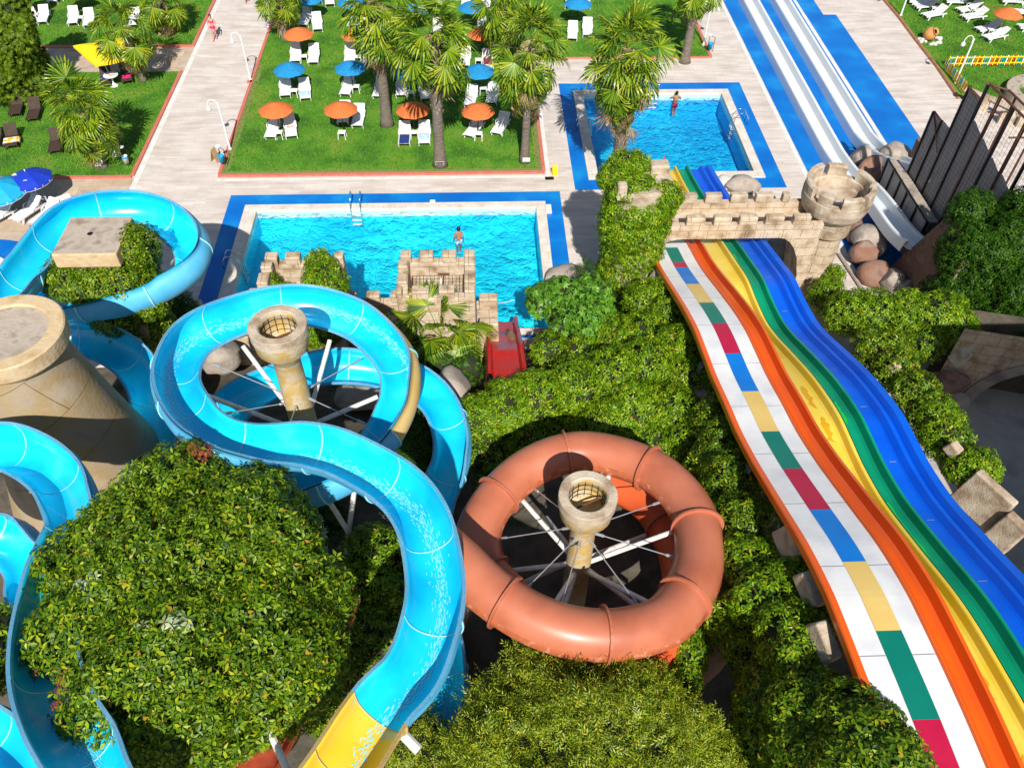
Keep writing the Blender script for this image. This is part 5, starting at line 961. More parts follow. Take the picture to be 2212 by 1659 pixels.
b = MB(); b.tube([(18.6, 33, .12), (19.6, 24, .12)], .09, 8); setp(b.build('drain_pipe', MA['rockgrey']), 'grey drain pipe lying along the paved gorge floor', 'pipe')
# ================================================================== FURNITURE
def lounger_proto(name, mm, label, group, brown=False):
    """feet towards -Y, head towards +Y"""
    r = empty(name, (0, 0, 0), 0, label, 'sun lounger', group); b = MB(); W2 = .31
    for i in range(12): y = -.92+i*.098; b.box(-W2, W2, y, y+.082, .30, .325)
    b.build('seat', mm, r)
    b = MB(); A = Matrix.Translation((0, .26, .31)) @ Matrix.Rotation(rad(38 if not brown else 42), 4, 'X')
    for i in range(7): b.box(-W2+.01, W2-.01, i*.105, i*.105+.088, 0, .025, M=A)
    b.box(-W2-.03, -W2+.01, 0, .74, -.015, .03, M=A); b.box(W2-.01, W2+.03, 0, .74, -.015, .03, M=A); b.box(-W2, W2, .72, .76, -.015, .03, M=A); b.build('backrest', mm, r)
    for sx in (-1, 1):
        b = MB(); b.box(sx*W2-.035*(sx < 0), sx*W2+.035*(sx > 0), -.97, .92, .25, .335); b.build('side_rail', mm, r)
        for y, dy in ((-.62, -.10), (.55, .12)):
            b = MB(); b.add([(sx*W2-.03, y-.05, .27), (sx*W2+.03, y-.05, .27), (sx*W2+.03, y+.09, .27), (sx*W2-.03, y+.09, .27), (sx*(W2+.02)-.02, y-.03+dy, 0), (sx*(W2+.02)+.02, y-.03+dy, 0), (sx*(W2+.02)+.02, y+.04+dy, 0), (sx*(W2+.02)-.02, y+.04+dy, 0)], [(0, 1, 2, 3), (4, 7, 6, 5), (0, 4, 5, 1), (1, 5, 6, 2), (2, 6, 7, 3), (3, 7, 4, 0)]); b.build('leg', mm, r)
    if not brown:
        for sx in (-1, 1): b = MB(); b.tube([(sx*.36, .05, .32), (sx*.37, .12, .48), (sx*.37, .42, .48), (sx*.36, .5, .33)], .022, 6); b.build('armrest', mm, r)
    return r
def table_proto():
    r = empty('side_table', (0, 0, 0), 0, '', 'table', 'white side tables'); b = MB(); b.box(-.23, .23, -.21, .21, .40, .44); b.build('tabletop', MA['white'], r, bevel=.03)
    for sx in (-1, 1):
        for sy in (-1, 1): b = MB(); b.tube([(sx*.19, sy*.17, .41), (sx*.22, sy*.2, 0)], .028, 6); b.build('leg', MA['white'], r)
    return r
def parasol_proto(mm, group, R_=.98, h=1.62):
    r = empty('parasol', (0, 0, 0), 0, '', 'parasol', group); b = MB(); n = 40; rows = []
    for q, z in ((.0, h+.46), (.06, h+.44), (.35, h+.33), (.7, h+.17), (R_*.93, h+.03), (R_, h-.03), (R_*.97, h-.06), (R_*.6, h+.1), (.05, h+.3)):
        rows.append([(q*(1+.03*math.sin(i*5+1)*(q > .8))*math.cos(2*math.pi*i/n), q*(1+.03*math.sin(i*5+1)*(q > .8))*math.sin(2*math.pi*i/n), z-.012*(i % 2)*(q > .3)) for i in range(n)])
    b.grid(rows, 0, True); b.build('canopy', mm, r); b = MB(); b.tube([(0, 0, 0), (0, 0, h+.35)], .022, 8); b.build('pole', MA['black'], r)
    b = MB(); b.tube([(.05, .0, 0), (.05, 0, .8)], .018, 6); b.build('ground_stake', MA['black'], r); return r
far = (0, -500, 0)
LW = lounger_proto('sun_lounger', MA['white'], '', 'white sun loungers'); LB = lounger_proto('sun_lounger', MA['brown'], '', 'brown sun loungers', True); TB = table_proto(); PO = parasol_proto(MA['thatcho'], 'orange thatched parasols'); PB = parasol_proto(MA['thatchb'], 'blue thatched parasols')
first = set()
def inst(proto, p, rz, label):
    p = Vector((p[0], p[1], .05 if len(p) < 3 or p[2] == 0 else p[2]))
    if proto.name not in first:
        first.add(proto.name); proto.location = p; proto.rotation_euler = (0, 0, rz); proto['label'] = label; return proto
    return dup(proto, p, rz, label)
def lying(proto, head, foot, label):
    """placed by the photo points under its head and foot ends"""
    h, f = G(*head, .3), G(*foot, .3); d = h-f; c = (h+f)/2; return inst(proto, (c.x, c.y), math.atan2(-d.x, d.y), label)
def drape(l, y0, y1, mm, label, back=False, wd=.29, name='towel'):
    b = MB(); n = 10; rows = []
    for i in range(n+1):
        y = y0+(y1-y0)*i/n; z = .337 if y < .26 else .337+(y-.26)*math.tan(rad(38)); rows.append([(x*wd/.3, y+.01*math.sin(x*20), z+.006*math.sin(x*31+y*17)) for x in (-.34, -.3, -.15, 0, .15, .3, .34)])
        rows[-1][0] = (rows[-1][0][0], y, z-.12); rows[-1][-1] = (rows[-1][-1][0], y, z-.12)
    b.grid(rows); o = b.build(name, MA[mm], smooth=True); sm = o.modifiers.new('cloth', 'SOLIDIFY'); sm.thickness = .012
    o.location = l.location; o.rotation_euler = l.rotation_euler; return setp(o, label, name)
# ---- middle lawn: front row
l1 = lying(LW, pB(300, 1035), pB(240, 1195), 'white lounger on the left of the front row pair at the path corner')
l2 = lying(LW, pB(412, 1030), pB(430, 1190), 'white lounger with a small patterned towel in the front row pair at the path corner')
l3 = lying(LW, pB(905, 900), pB(858, 1085), 'white lounger half hidden under the second orange parasol of the front row')
l4 = lying(LW, pB(1025, 930), pB(985, 1110), 'white lounger in full sun right of the second orange parasol of the front row')
l5 = lying(LW, pB(1408, 1075), pB(1392, 1270), 'white lounger with a navy towel over its foot half')
l6 = lying(LW, pB(1572, 1075), pB(1568, 1260), 'white lounger with a pale blue towel beside the palm with the notice')
l7 = lying(LW, pB(2055, 1040), pB(1940, 1180), 'white lounger turned aslant under the orange parasol right of the palm with the notice')
l8 = lying(LW, pC(205, 1000), pC(95, 1175), 'white lounger standing alone in the sun at the right of the front row')
drape(l5, -.93, .05, 'navytowel', 'navy towel on the foot half of a front row lounger'); drape(l6, -.6, .1, 'ltblue', 'pale blue towel on the lounger beside the palm with the notice'); drape(l2, .0, .25, 'patched', 'small red and yellow towel on a front row lounger', wd=.2)
for p, n_ in ((pB(330, 1195), 'white side table with a bag, front of the first orange parasol'), (pB(868, 1195), 'white side table alone in front of the second orange parasol'), (pB(1487, 1195), 'white side table between the navy towel lounger and the pale blue towel one'), (pB(2035, 1205), 'white side table in front of the aslant lounger')): inst(TB, G(*p), rnd.uniform(-.1, .1), n_)
for p, n_ in ((pB(340, 1165), 'orange thatched parasol of the front row nearest the path'), (pB(884, 1160), 'orange thatched parasol with a dented top, second in the front row'), (pB(1487, 1165), 'orange thatched parasol partly behind the scaly part of a palm trunk'), (pB(2033, 1175), 'orange thatched parasol of the front row nearest the square pool')): inst(PO, G(*p), rnd.uniform(0, 6), n_)
# second row, blue
l9 = lying(LW, pB(378, 690), pB(372, 845), 'white lounger left under the blue parasol nearest the path'); l10 = lying(LW, pB(540, 710), pB(550, 875), 'white lounger with a light blue towel under the blue parasol nearest the path'); drape(l10, -.7, -.1, 'ltblue', 'light blue towel on the lounger under the blue parasol nearest the path')
lying(LW, pB(935, 700), pB(885, 812), 'white lounger half shaded by the second blue parasol'); lying(LW, pB(1215, 700), pB(1160, 850), 'white lounger foot showing left of the tall dark palm trunk'); lying(LW, pB(1385, 680), pB(1365, 850), 'white lounger in the palm shade right of the tall dark trunk'); lying(LW, pB(1550, 720), pB(1590, 870), 'white lounger in dappled shade left of the palm with the notice')
lying(LW, pB(1985, 790), pB(1955, 905), 'white lounger with clothes on it under the third blue parasol'); lying(LW, pB(2170, 735), pB(2135, 920), 'white lounger right of the third blue parasol')
for p, n_ in ((pB(460, 835), 'white side table with a bag under the blue parasol nearest the path'), (pB(988, 800), 'white side table under the second blue parasol'), (pB(1458, 850), 'white side table in the palm shade between two loungers'), (pB(2000, 815), 'white side table left under the third blue parasol'), (pB(2075, 815), 'white side table with a dark bag under the third blue parasol')): inst(TB, G(*p), rnd.uniform(-.1, .1), n_)
for p, n_ in ((pB(450, 815), 'blue thatched parasol nearest the path'), (pB(962, 800), 'blue thatched parasol, second from the path'), (pB(1445, 830), 'blue thatched parasol in deep shade behind palm fronds'), (pB(2040, 830), 'blue thatched parasol behind the fronds right of the notice palm')): inst(PB, G(*p), rnd.uniform(0, 6), n_)
# third row, orange
lying(LW, pB(475, 405), pB(455, 550), 'white lounger left under the third row orange parasol near the scaly palm'); lying(LW, pB(632, 405), pB(610, 575), 'white lounger right of the third row orange parasol near the scaly palm'); lying(LW, pB(940, 410), pB(920, 560), 'white lounger left under the dark orange parasol by the tall trunk'); lying(LW, pB(1092, 410), pB(1085, 575), 'shaded white lounger right under the dark orange parasol by the tall trunk')
lying(LW, pB(1930, 440), pB(1910, 590), 'white lounger behind palm fronds left of the maroon towel'); lM = lying(LW, pB(2105, 470), pB(2120, 600), 'white lounger covered with a maroon towel'); drape(lM, -.5, .75, 'maroon', 'maroon towel with a dark print on a lounger between two palms')
for p, n_ in ((pB(542, 540), 'white side table under the third row orange parasol'), (pB(1003, 545), 'white side table under the dark orange parasol'), (pB(2035, 570), 'white side table beside the maroon towel')): inst(TB, G(*p), rnd.uniform(-.1, .1), n_)
for p, n_ in ((pB(525, 505), 'orange thatched parasol near the scaly palm at the path'), (pB(1008, 510), 'dark orange thatched parasol under hanging palm stalks by the tall trunk'), (pB(2070, 500), 'orange thatched parasol behind palm fronds by the maroon towel')): inst(PO, G(*p), rnd.uniform(0, 6), n_)
# back rows
lying(LW, pB(590, 100), pB(510, 245), 'white lounger left under the back row blue parasol'); lying(LW, pB(645, 135), pB(655, 290), 'white lounger right under the back row blue parasol'); lying(LW, pB(965, 185), pB(940, 315), 'white lounger behind hanging palm stalks, left of its pair'); lying(LW, pB(1045, 210), pB(1060, 320), 'white lounger behind hanging palm stalks, right of its pair'); lying(LW, pB(750, -60), pB(760, 60), 'white lounger cut by the top edge right of the back row blue parasol'); lying(LW, pB(660, -70), pB(650, 20), 'white lounger at the top edge behind the back row blue parasol')
lying(LW, pB(1690, 180), pB(1670, 310), 'white lounger seen through the fronds of the notice palm'); lying(LW, pB(2070, 200), pB(2070, 300), 'white lounger in sun behind the notice palm, on its right'); lying(LW, pB(1930, -30), pB(1925, 50), 'white lounger at the top edge left of its pair, behind the notice palm'); lying(LW, pB(2090, 0), pB(2095, 90), 'white lounger at the top edge right of its pair, behind the notice palm')
lying(LW, pC(770, 230), pC(765, 350), 'white lounger behind the fronds left of the back blue parasol pair near the square pool'); lying(LW, pC(893, 180), pC(898, 340), 'white lounger in sun right under the back blue parasol near the square pool'); lying(LW, pC(755, -30), pC(740, 70), 'shaded white lounger at the top edge above the last blue parasol'); lying(LW, pC(870, -30), pC(885, 65), 'half shaded white lounger at the top edge right of the last blue parasol'); lying(LW, pC(20, -20), pC(15, 85), 'white lounger at the top edge left of the back palm')
for p, n_ in ((pB(395, 260), 'white side table beside the scaly palm at the path corner'), (pB(1120, 300), 'white side table behind the tall dark trunk')): inst(TB, G(*p), 0, n_)
for p, n_ in ((pB(610, 195), 'blue thatched parasol of the back row near the path'), (pB(965, 225), 'blue thatched parasol showing as a sliver left of the hanging palm stalks'), (pB(1985, 270), 'blue thatched parasol of the back row behind the notice palm, on its right'), (pB(1500, 290), 'blue thatched parasol seen faintly through the fronds of the notice palm'), (pC(802, 235), 'dark blue thatched parasol of the back row near the square pool')): inst(PB, G(*p), rnd.uniform(0, 6), n_)
# ---- right lawn, loungers lying sideways
RL = [((900, 45), (515, 15), 'shaded white lounger of the right lawn at the top, nearest the lamp'), ((955, 70), (575, 105), 'half shaded white lounger of the right lawn, second from the top'), ((1080, 175), (690, 250), 'sunlit white lounger of the right lawn above the clay jar'), ((1420, 30), (1065, 20), 'white lounger at the top edge, middle of the right lawn'), ((1590, 105), (1200, 165), 'white lounger with a shaded back in the middle of the right lawn'), ((1680, 215), (1265, 270), 'sunlit white lounger in the middle of the right lawn'),
      ((1890, 390), (1475, 455), 'white lounger with a shaded back behind the street lamp'), ((1990, 490), (1585, 580), 'sunlit white lounger just right of the street lamp, nearest on the right lawn'), ((2250, 20), (1870, 10), 'white lounger at the top right corner'), ((2350, 200), (1995, 165), 'white lounger behind the orange parasol at the right edge'), ((2480, 400), (2160, 400), 'shaded white lounger cut by the right edge')]
for h, f, n_ in RL: lying(LW, pR(*h), pR(*f), n_)
for p, n_ in ((pR(860, 200), 'white side table between the two loungers above the clay jar'), (pR(1420, 215), 'white side table between the two loungers in the middle of the right lawn'), (pR(1690, 530), 'white side table between the two loungers beside the street lamp')): inst(TB, G(*p), 1.5, n_)
for p, n_ in ((pR(1825, 550), 'orange thatched parasol at the right edge of the right lawn'), (pR(1545, 190), 'orange thatched parasol cut by the top edge of the right lawn'), (pR(910, 215), 'orange thatched parasol of the right lawn with only its pole in view')): inst(PO, G(*p), rnd.uniform(0, 6), n_)
# ---- left lawns
lying(LW, pA(255, 85), pA(290, 215), 'white lounger left of the pair behind the conifer'); lying(LW, pA(400, 85), pA(350, 215), 'white lounger right of the pair behind the conifer'); lying(LW, pA(650, 90), pA(615, 230), 'white lounger left of the pair above the yellow canopy'); lying(LW, pA(780, 115), pA(750, 240), 'white lounger right of the pair above the yellow canopy'); lying(LW, pA(1180, 110), pA(1140, 240), 'white lounger half hidden by the leaning palm'); lying(LW, pA(480, -60), pA(450, 10), 'white lounger at the top edge between two orange parasols'); lying(LW, pA(40, 110), pA(10, 200), 'white lounger showing through the conifer')
for p, n_ in ((pA(308, 190), 'white side table between the pair of loungers behind the conifer'), (pA(705, 205), 'white side table between the pair of loungers above the yellow canopy'), (pA(530, 10), 'white side table at the top edge between two orange parasols')): inst(TB, G(*p), 0, n_)
for p, n_ in ((pA(312, 145), 'orange thatched parasol at the top edge behind the conifer'), (pA(695, 130), 'orange thatched parasol at the top edge above the yellow canopy')): inst(PO, G(*p), 1, n_)
lying(LB, pA(175, 835), pA(115, 1015), 'brown lounger farthest left beside the bushy palm'); lying(LB, pA(320, 890), pA(270, 1040), 'brown lounger half behind the bushy palm on its left'); lb = lying(LB, pA(115, 1090), pA(90, 1300), 'brown lounger draped with a yellow and white towel'); lying(LB, pA(-20, 1100), pA(-60, 1280), 'brown lounger cut by the left edge'); lying(LB, pA(500, 1150), pA(465, 1320), 'brown lounger foot showing under the bushy palm, left of two'); lying(LB, pA(650, 1150), pA(625, 1320), 'brown lounger foot showing under the bushy palm, right of two')
drape(lb, -.55, .05, 'yeltowel', 'yellow and white towel across the brown lounger at the left edge', wd=.42)
ly = lying(LB, pA(1080, 560), pA(1095, 740), 'brown lounger with a grey cushion and a pink dress under the yellow canopy'); lyb = lying(LB, pA(920, 600), pA(900, 760), 'brown lounger with dark blue things on it under the yellow canopy')
drape(ly, .35, .85, 'lampglass', 'pale grey towel on the raised back of the lounger under the yellow canopy', name='towel'); drape(ly, -.55, -.1, 'pink', 'bright pink dress lying on the brown lounger', wd=.25, name='dress'); drape(lyb, -.3, .7, 'navytowel', 'dark blue towel on the brown lounger beside the white canopy pole')
# ---- yellow canopy
yc = G(*pA(970, 700)); yr = empty('yellow_canopy', (yc.x, yc.y, .05), 0, 'big tilted square yellow parasol with a white emblem on the left lawn', 'parasol')
b = MB(); b.tube([(0, 0, 0), (-.35, .05, 2.3)], .035, 8); b.build('pole', MA['white'], yr)
T0, T1, T2, T3 = G(*pA(625, 395), 2.55), G(*pA(1050, 330), 2.6), G(*pA(1115, 500), 2.15), G(*pA(815, 560), 2.0); ctr = (T0+T1+T2+T3)/4+Vector((0, 0, .45)); b = MB(); N = 12; rows = []
for i in range(N+1):
    row = []
    for j in range(N+1):
        s, t = i/N, j/N; p = (T0*(1-s)+T1*s)*(1-t)+(T3*(1-s)+T2*s)*t; k = 1-max(abs(2*s-1), abs(2*t-1)); p = p+Vector((0, 0, .45*k+.02*math.sin(9*s+7*t)-.04*math.sin(math.pi*max(abs(2*s-1), abs(2*t-1)))*0)); row.append(p-yr.location)
    rows.append(row)
b.grid(rows); b.build('canopy', MA['yelcanvas'], yr, smooth=True)
b = MB()
for i in range(N): 
    for edge in ([rows[i][0], rows[i+1][0]], [rows[i][N], rows[i+1][N]], [rows[0][i], rows[0][i+1]], [rows[N][i], rows[N][i+1]]): a_, c_ = edge; b.add([a_, c_, c_-Vector((0, 0, .16)), a_-Vector((0, 0, .16))], [(0, 1, 2, 3)])
b.build('valance', MA['yelcanvas'], yr)
def star(c, r, n=7, z=.0):
    b = MB(); vs = [c+Vector((r*(1 if i % 2 else .5)*math.cos(math.pi*i/n), r*(1 if i % 2 else .5)*math.sin(math.pi*i/n)*.8, z)) for i in range(2*n)]; b.add(vs, [tuple(range(2*n))]); return b
em = star(rows[5][8]+Vector((0, 0, .05)), .22); em.build('emblem', MA['white'], yr)
# round white table with food
t0 = G(*pA(985, 745)); tr_ = empty('round_table', (t0.x, t0.y, .05), 0, 'round white table with food beside the yellow canopy pole', 'table'); b = MB(); b.lathe([(0, .70), (.44, .70), (.46, .72), (.46, .735), (0, .74)], 28); b.build('tabletop', MA['white'], tr_)
b = MB(); b.lathe([(.05, .7), (.05, .2), (.25, .03), (.26, 0)], 12); b.build('pedestal', MA['white'], tr_)
b = MB(); b.lathe([(0, .79), (.13, .80), (.17, .83), (.18, .835)], 18); o = b.build('food_plate', MA['patched']); o.location = (t0.x+.05, t0.y, 0); setp(o, 'plate of food on the round white table', 'plate')
# ---- blue umbrella group by the kiddie pool, bottom of the left path
def umbrella(base, h, R_, mm, label, tilt=(0, 0), marks=True):
    r = empty('umbrella', (base.x, base.y, .0), 0, label, 'umbrella', 'blue canvas umbrellas'); n = 8; b = MB(); top = Vector((tilt[0]*h, tilt[1]*h, h)); rows = []
    M_ = Matrix.Rotation(math.atan(tilt[1])*-1, 3, 'X') @ Matrix.Rotation(math.atan(tilt[0]), 3, 'Y')
    for q, z in ((0, 0), (.25, -.05), (.5, -.14), (.75, -.27), (1, -.42)):
        rows.append([top+M_ @ Vector((R_*q*math.cos(2*math.pi*i/32)*(1-.05*q*(abs(((i/4) % 1)-.5) < .26)), R_*q*math.sin(2*math.pi*i/32)*(1-.05*q*(abs(((i/4) % 1)-.5) < .26)), z*R_*.9-.035*q*(1-abs(((i/4) % 1)*2-1)))) for i in range(32)])
    b.grid(rows, 0, True); b.build('canopy', mm, r, smooth=False)
    b = MB(); b.grid([rows[-1], [p-Vector((0, 0, .14)) for p in rows[-1]]], 0, True); b.build('valance', mm, r)
    b = MB(); b.grid([[p-Vector((0, 0, .125)) for p in rows[-1]], [p*1.002-Vector((0, 0, .145)) for p in rows[-1]]], 0, True); b.build('white_piping', MA['white'], r)
    b = MB(); b.tube([(0, 0, 0), top], .024, 8); b.tube([top-Vector((0, 0, .05)), top+M_ @ Vector((0, 0, .10))], .03, 8); b.build('pole', MA['white'], r)
    if marks:
        b = MB(); rs = random.Random(4)
        for i in range(0, 32, 4):                           # row of small illegible white letters on each valance
            for k in range(5):
                t = .22+.13*k; p = rows[-1][i].lerp(rows[-1][(i+4) % 32], t); d = (rows[-1][(i+4) % 32]-rows[-1][i]).normalized(); o_ = Vector((p.x-top.x, p.y-top.y, 0)).normalized()*.012
                b.add([p+o_-Vector((0, 0, .035)), p+o_+d*.06-Vector((0, 0, .035)), p+o_+d*.06-Vector((0, 0, .095)), p+o_-Vector((0, 0, .095))], [(0, 1, 2, 3)])
        b.build('lettering', MA['white'], r)
    return r
q5 = lambda x, y: (.2516*x, 394.3+.2516*y)
ub = G(*q5(115, 290)); umbrella(ub, 2.15, 1.35, MA['cyan'], 'cyan canvas umbrella with white lettering on its edge at the left', (0, 0))
ub2 = G(*q5(365, 200)); u2 = umbrella(ub2, 2.1, 1.2, MA['navy'], 'deep blue canvas umbrella with white emblems behind the cyan one', (-.05, .05))
for (dx, dy), s in (((-.55, -.1), .2), ((.15, -.6), .16)): em = star(Vector((dx-.1, dy+.1, 2.1-.14)), s, 5); em.build('emblem', MA['white'], u2)
lying(LW, q5(330, 190), q5(150, 310), 'white lounger under the cyan umbrella, farther of two'); lying(LW, q5(510, 195), q5(290, 365), 'white lounger in the sun beside the cyan umbrella, nearest the ring flume'); lying(LW, q5(60, 250), q5(-90, 330), 'white lounger cut by the left edge under the cyan umbrella'); lying(LW, q5(50, 60), q5(40, 150), 'white lounger upright at the left edge behind the cyan umbrella')
lying(LW, q5(570, 190), q5(640, 320), 'white lounger partly hidden behind the concrete block'); inst(TB, G(*q5(440, 375)), .5, 'white side table by the ring flume'); inst(TB, G(*q5(385, 195)), .5, 'white side table below the deep blue umbrella')
for (x, y) in ((265, 385), (300, 395)):
    b = MB(); b.box(-.05, .05, -.13, .13, 0, .05); o = b.build('flip_flop', MA['navy'], bevel=.03); o.location = G(*q5(x, y)); o.rotation_euler.z = .9+x*.01; setp(o, 'blue flip flop on the paving by the white loungers', 'shoe', 'pair of blue flip flops')
# kiddie pool
kc = Vector((-25.3, 32.4, 0)); b = MB(); b.add([(kc.x+3.9*math.cos(w)*(1+.1*math.sin(2*w)), kc.y+3.0*math.sin(w), .006) for w in [2*math.pi*i/48 for i in range(48)]], [tuple(range(48))]); setp(b.build('blue_pool_deck', MA['bluepaint']), kind='structure')
b = MB(); rr = [(2.2, .0), (2.2, .12), (1.75, .12), (1.75, -.1)]; b.grid([[(kc.x-.2+q*math.cos(w)*1.1, kc.y-.1+q*math.sin(w)*.85, z) for q, z in rr] for w in [2*math.pi*i/48 for i in range(49)]]); setp(b.build('pool_coping', MA['kerbwhite'], bevel=.02), kind='structure')
b = MB(); b.add([(kc.x-.2+1.78*1.1*math.cos(w), kc.y-.1+1.78*.85*math.sin(w), .03) for w in [2*math.pi*i/48 for i in range(48)]], [tuple(range(48))]); setp(b.build('pool_floor', MA['kerbwhite']), kind='structure')
# ---- lamps
def lamp(base, h, side, label, group='white swan neck lamps'):
    r = empty('street_lamp', (base.x, base.y, 0), 0, label, 'street lamp', group); b = MB(); b.tube([(0, 0, 0), (0, 0, h)], [.06, .045], 10); b.lathe([(.1, 0), (.1, .12), (.06, .16)], 12); b.build('pole', MA['white'], r)
    b = MB(); b.tube([(side*(.07+.30*(1-math.cos(w))) if False else side*(.05+.27*(1-math.cos(w))), 0, h-.12+.32*math.sin(w)) for w in [math.pi*i/12 for i in range(13)]]+[(side*.59, 0, h-.25)], .025, 8); b.tube([(side*.05, 0, h-.3), (side*.05, 0, h-.1)], .028, 8); b.build('swan_neck', MA['white'], r)
    b = MB(); b.lathe([(.03, h-.18), (.07, h-.22), (.13, h-.3), (.15, h-.40), (.10, h-.47), (0, h-.49)], 16, (side*.59, 0, 0)); b.build('lamp_globe', MA['lampglass'], r, smooth=True); return r
lamp(G(497.7, 324.6), 3.0, -1, 'white swan neck lamp on the path edge nearer the pools'); lamp(G(542, 175), 3.0, -1, 'white swan neck lamp on the path edge farther from the pools'); lamp(G(*pR(1195, 1235)), 3.05, -1, 'white swan neck lamp in front of the yellow fence'); lamp(G(*pR(395, 240)), 3.0, -1, 'white swan neck lamp at the curved kerb of the right lawn, top cut off')
lamp(G(*pC(1890, 395)), 2.9, 1, 'white swan neck lamp on the corner of the far lawn near the white chutes'); lamp(G(*pB(232, 232)), 2.8, -1, 'white lamp post beside the scaly palm at the top of the path')
b = MB()
for p in (pA(2148, 705),): c = G(*p); b.box(c.x-.17, c.x+.17, c.y-.25, c.y+.1, 0, .1)
setp(b.build('lamp_footing', MA['redkerb'], bevel=.02), 'red painted footing block of the farther path lamp', 'block')
# ---- bins with ashtray stands
def bin_(base, label, white=False, rz=0):
    r = empty('litter_bin', (base.x, base.y, .05), rz, label, 'bin'); b = MB(); b.lathe([(0, .22), (.14, .22), (.17, .62), (.185, .64), (.17, .66), (.15, .62), (.13, .3), (0, .3)], 20); b.build('bucket', MA['white' if white else 'binblue'], r, smooth=True)
    if white: b = MB(); b.lathe([(.172, .55), (.19, .66), (.17, .67)], 20); b.build('blue_rim', MA['binblue'], r)
    b = MB(); b.tube([(.24, .05, 0), (.24, .05, 1.0), (-.1, .25, 1.05)], .02, 6); b.tube([(.24, .05, .55), (0, 0, .55)], .015, 6); b.tube([(-.1, .25, 0), (-.1, .25, 1.05)], .02, 6); b.build('stand', MA['black'], r)
    b = MB(); b.lathe([(0, 1.05), (.13, 1.05), (.16, 1.1), (.15, 1.12), (0, 1.09)], 18, (-.1, .25, 0)); b.build('ashtray', MA['lampglass'], r); return r
bin_(G(*pA(1100, 1435)), 'white litter bin with a blue rim and ashtray stand by the left lawn kerb', True); bin_(G(*pA(1920, 1430)), 'blue litter bin with ashtray stand at the corner of the middle lawn'); bin_(G(*pC(1940, 455)), 'blue litter bin at the far lawn corner below the lamp')
# ---- signs
def board(p, s, rz, label, lines=4, post_=True, m='white', z=.75, tilt=.2):
    r = empty('notice_board', (p.x, p.y, .05), rz, label, 'sign'); b = MB(); A = Matrix.Translation((0, 0, z)) @ Matrix.Rotation(-tilt, 4, 'X'); b.box(-s[0]/2, s[0]/2, -.012, .012, -s[1]/2, s[1]/2, M=A); b.build('panel', MA[m], r)
    b = MB()
    for i in range(lines):
        z_ = s[1]*(.32-.64*i/max(1, lines-1)); w = s[0]*(.38 if i % 2 else .3); k = -w
        while k < w: l = rnd.uniform(.03, .07); b.box(k, min(w, k+l), -.017, -.0135, z_-.012, z_+.012, M=A); k += l+.025
    b.build('lettering', MA['black'], r)
    if post_: b = MB(); b.tube([(0, .02, 0), (0, .02, z)], .018, 6); b.build('post', MA['wood'], r)
    return r
board(G(*pA(1020, 1415)), (.45, .55), .5, 'white notice on a wooden stake between the bushy palm and the bin', 5); sg = G(224, 362); board(Vector((sg.x-.02, sg.y-.36, .25)), (.5, .32), .1, 'pale blue lettered plate at the foot of the bushy palm trunk', 4, False, 'lampglass', .6)
board(Vector((sg.x-.1, sg.y-.33, 1.6)), (.34, .28), .3, 'small white plate high on the trunk of the bushy palm', 3, False, 'white', .4); pg = G(951, 358.5); board(Vector((pg.x, pg.y-.37, 1.5)), (.52, .13), 0, 'white two line notice strip on the grey palm trunk in the middle of the lawn', 2, False, 'white', .35, 0); board(Vector((pg.x, pg.y-.37, 1.3)), (.52, .11), 0, 'lower white notice strip on the grey palm trunk in the middle of the lawn', 2, False, 'white', .38, 0)
pg = G(1133, 351); board(Vector((pg.x+.08, pg.y-.29, 1.9)), (.42, .26), 0, 'white notice on the slim palm trunk at the lawn corner', 3, False, 'white', .3, 0)
ab = G(*pC(612, 1500)); r = empty('floor_sign', (ab.x, ab.y, 0), .25, 'yellow folding floor sign beside the lawn corner between the pools', 'sign')
for sg_ in (-1, 1):
    A = Matrix.Translation((0, 0, .62)) @ Matrix.Rotation(sg_*.22, 4, 'X'); b = MB(); b.box(-.15, .15, -.008, .008, -.64, 0, M=A); b.build('panel', MA['signyel'], r)
    b = MB()
    for i in range(4): b.box(-.09, .09-.03*(i % 2), -.0125 if sg_ > 0 else .0085, -.0085 if sg_ > 0 else .0125, -.16-.1*i, -.13-.1*i, M=A)
    b.build('lettering', MA['black'], r)
wb = G(*pA(1855, 1385)); r = empty('sandwich_board', (wb.x, wb.y, .03), 1.2, 'small wooden folding board beside the blue bin at the lawn corner', 'sign')
for sg_ in (-1, 1): A = Matrix.Translation((0, 0, .8)) @ Matrix.Rotation(sg_*.25, 4, 'X'); b = MB(); b.box(-.2, .2, -.01, .01, -.82, 0, M=A); b.build('panel', mat('pale_wood', [(.42, .27, .13), (.50, .35, .18)], 4, .6), r)
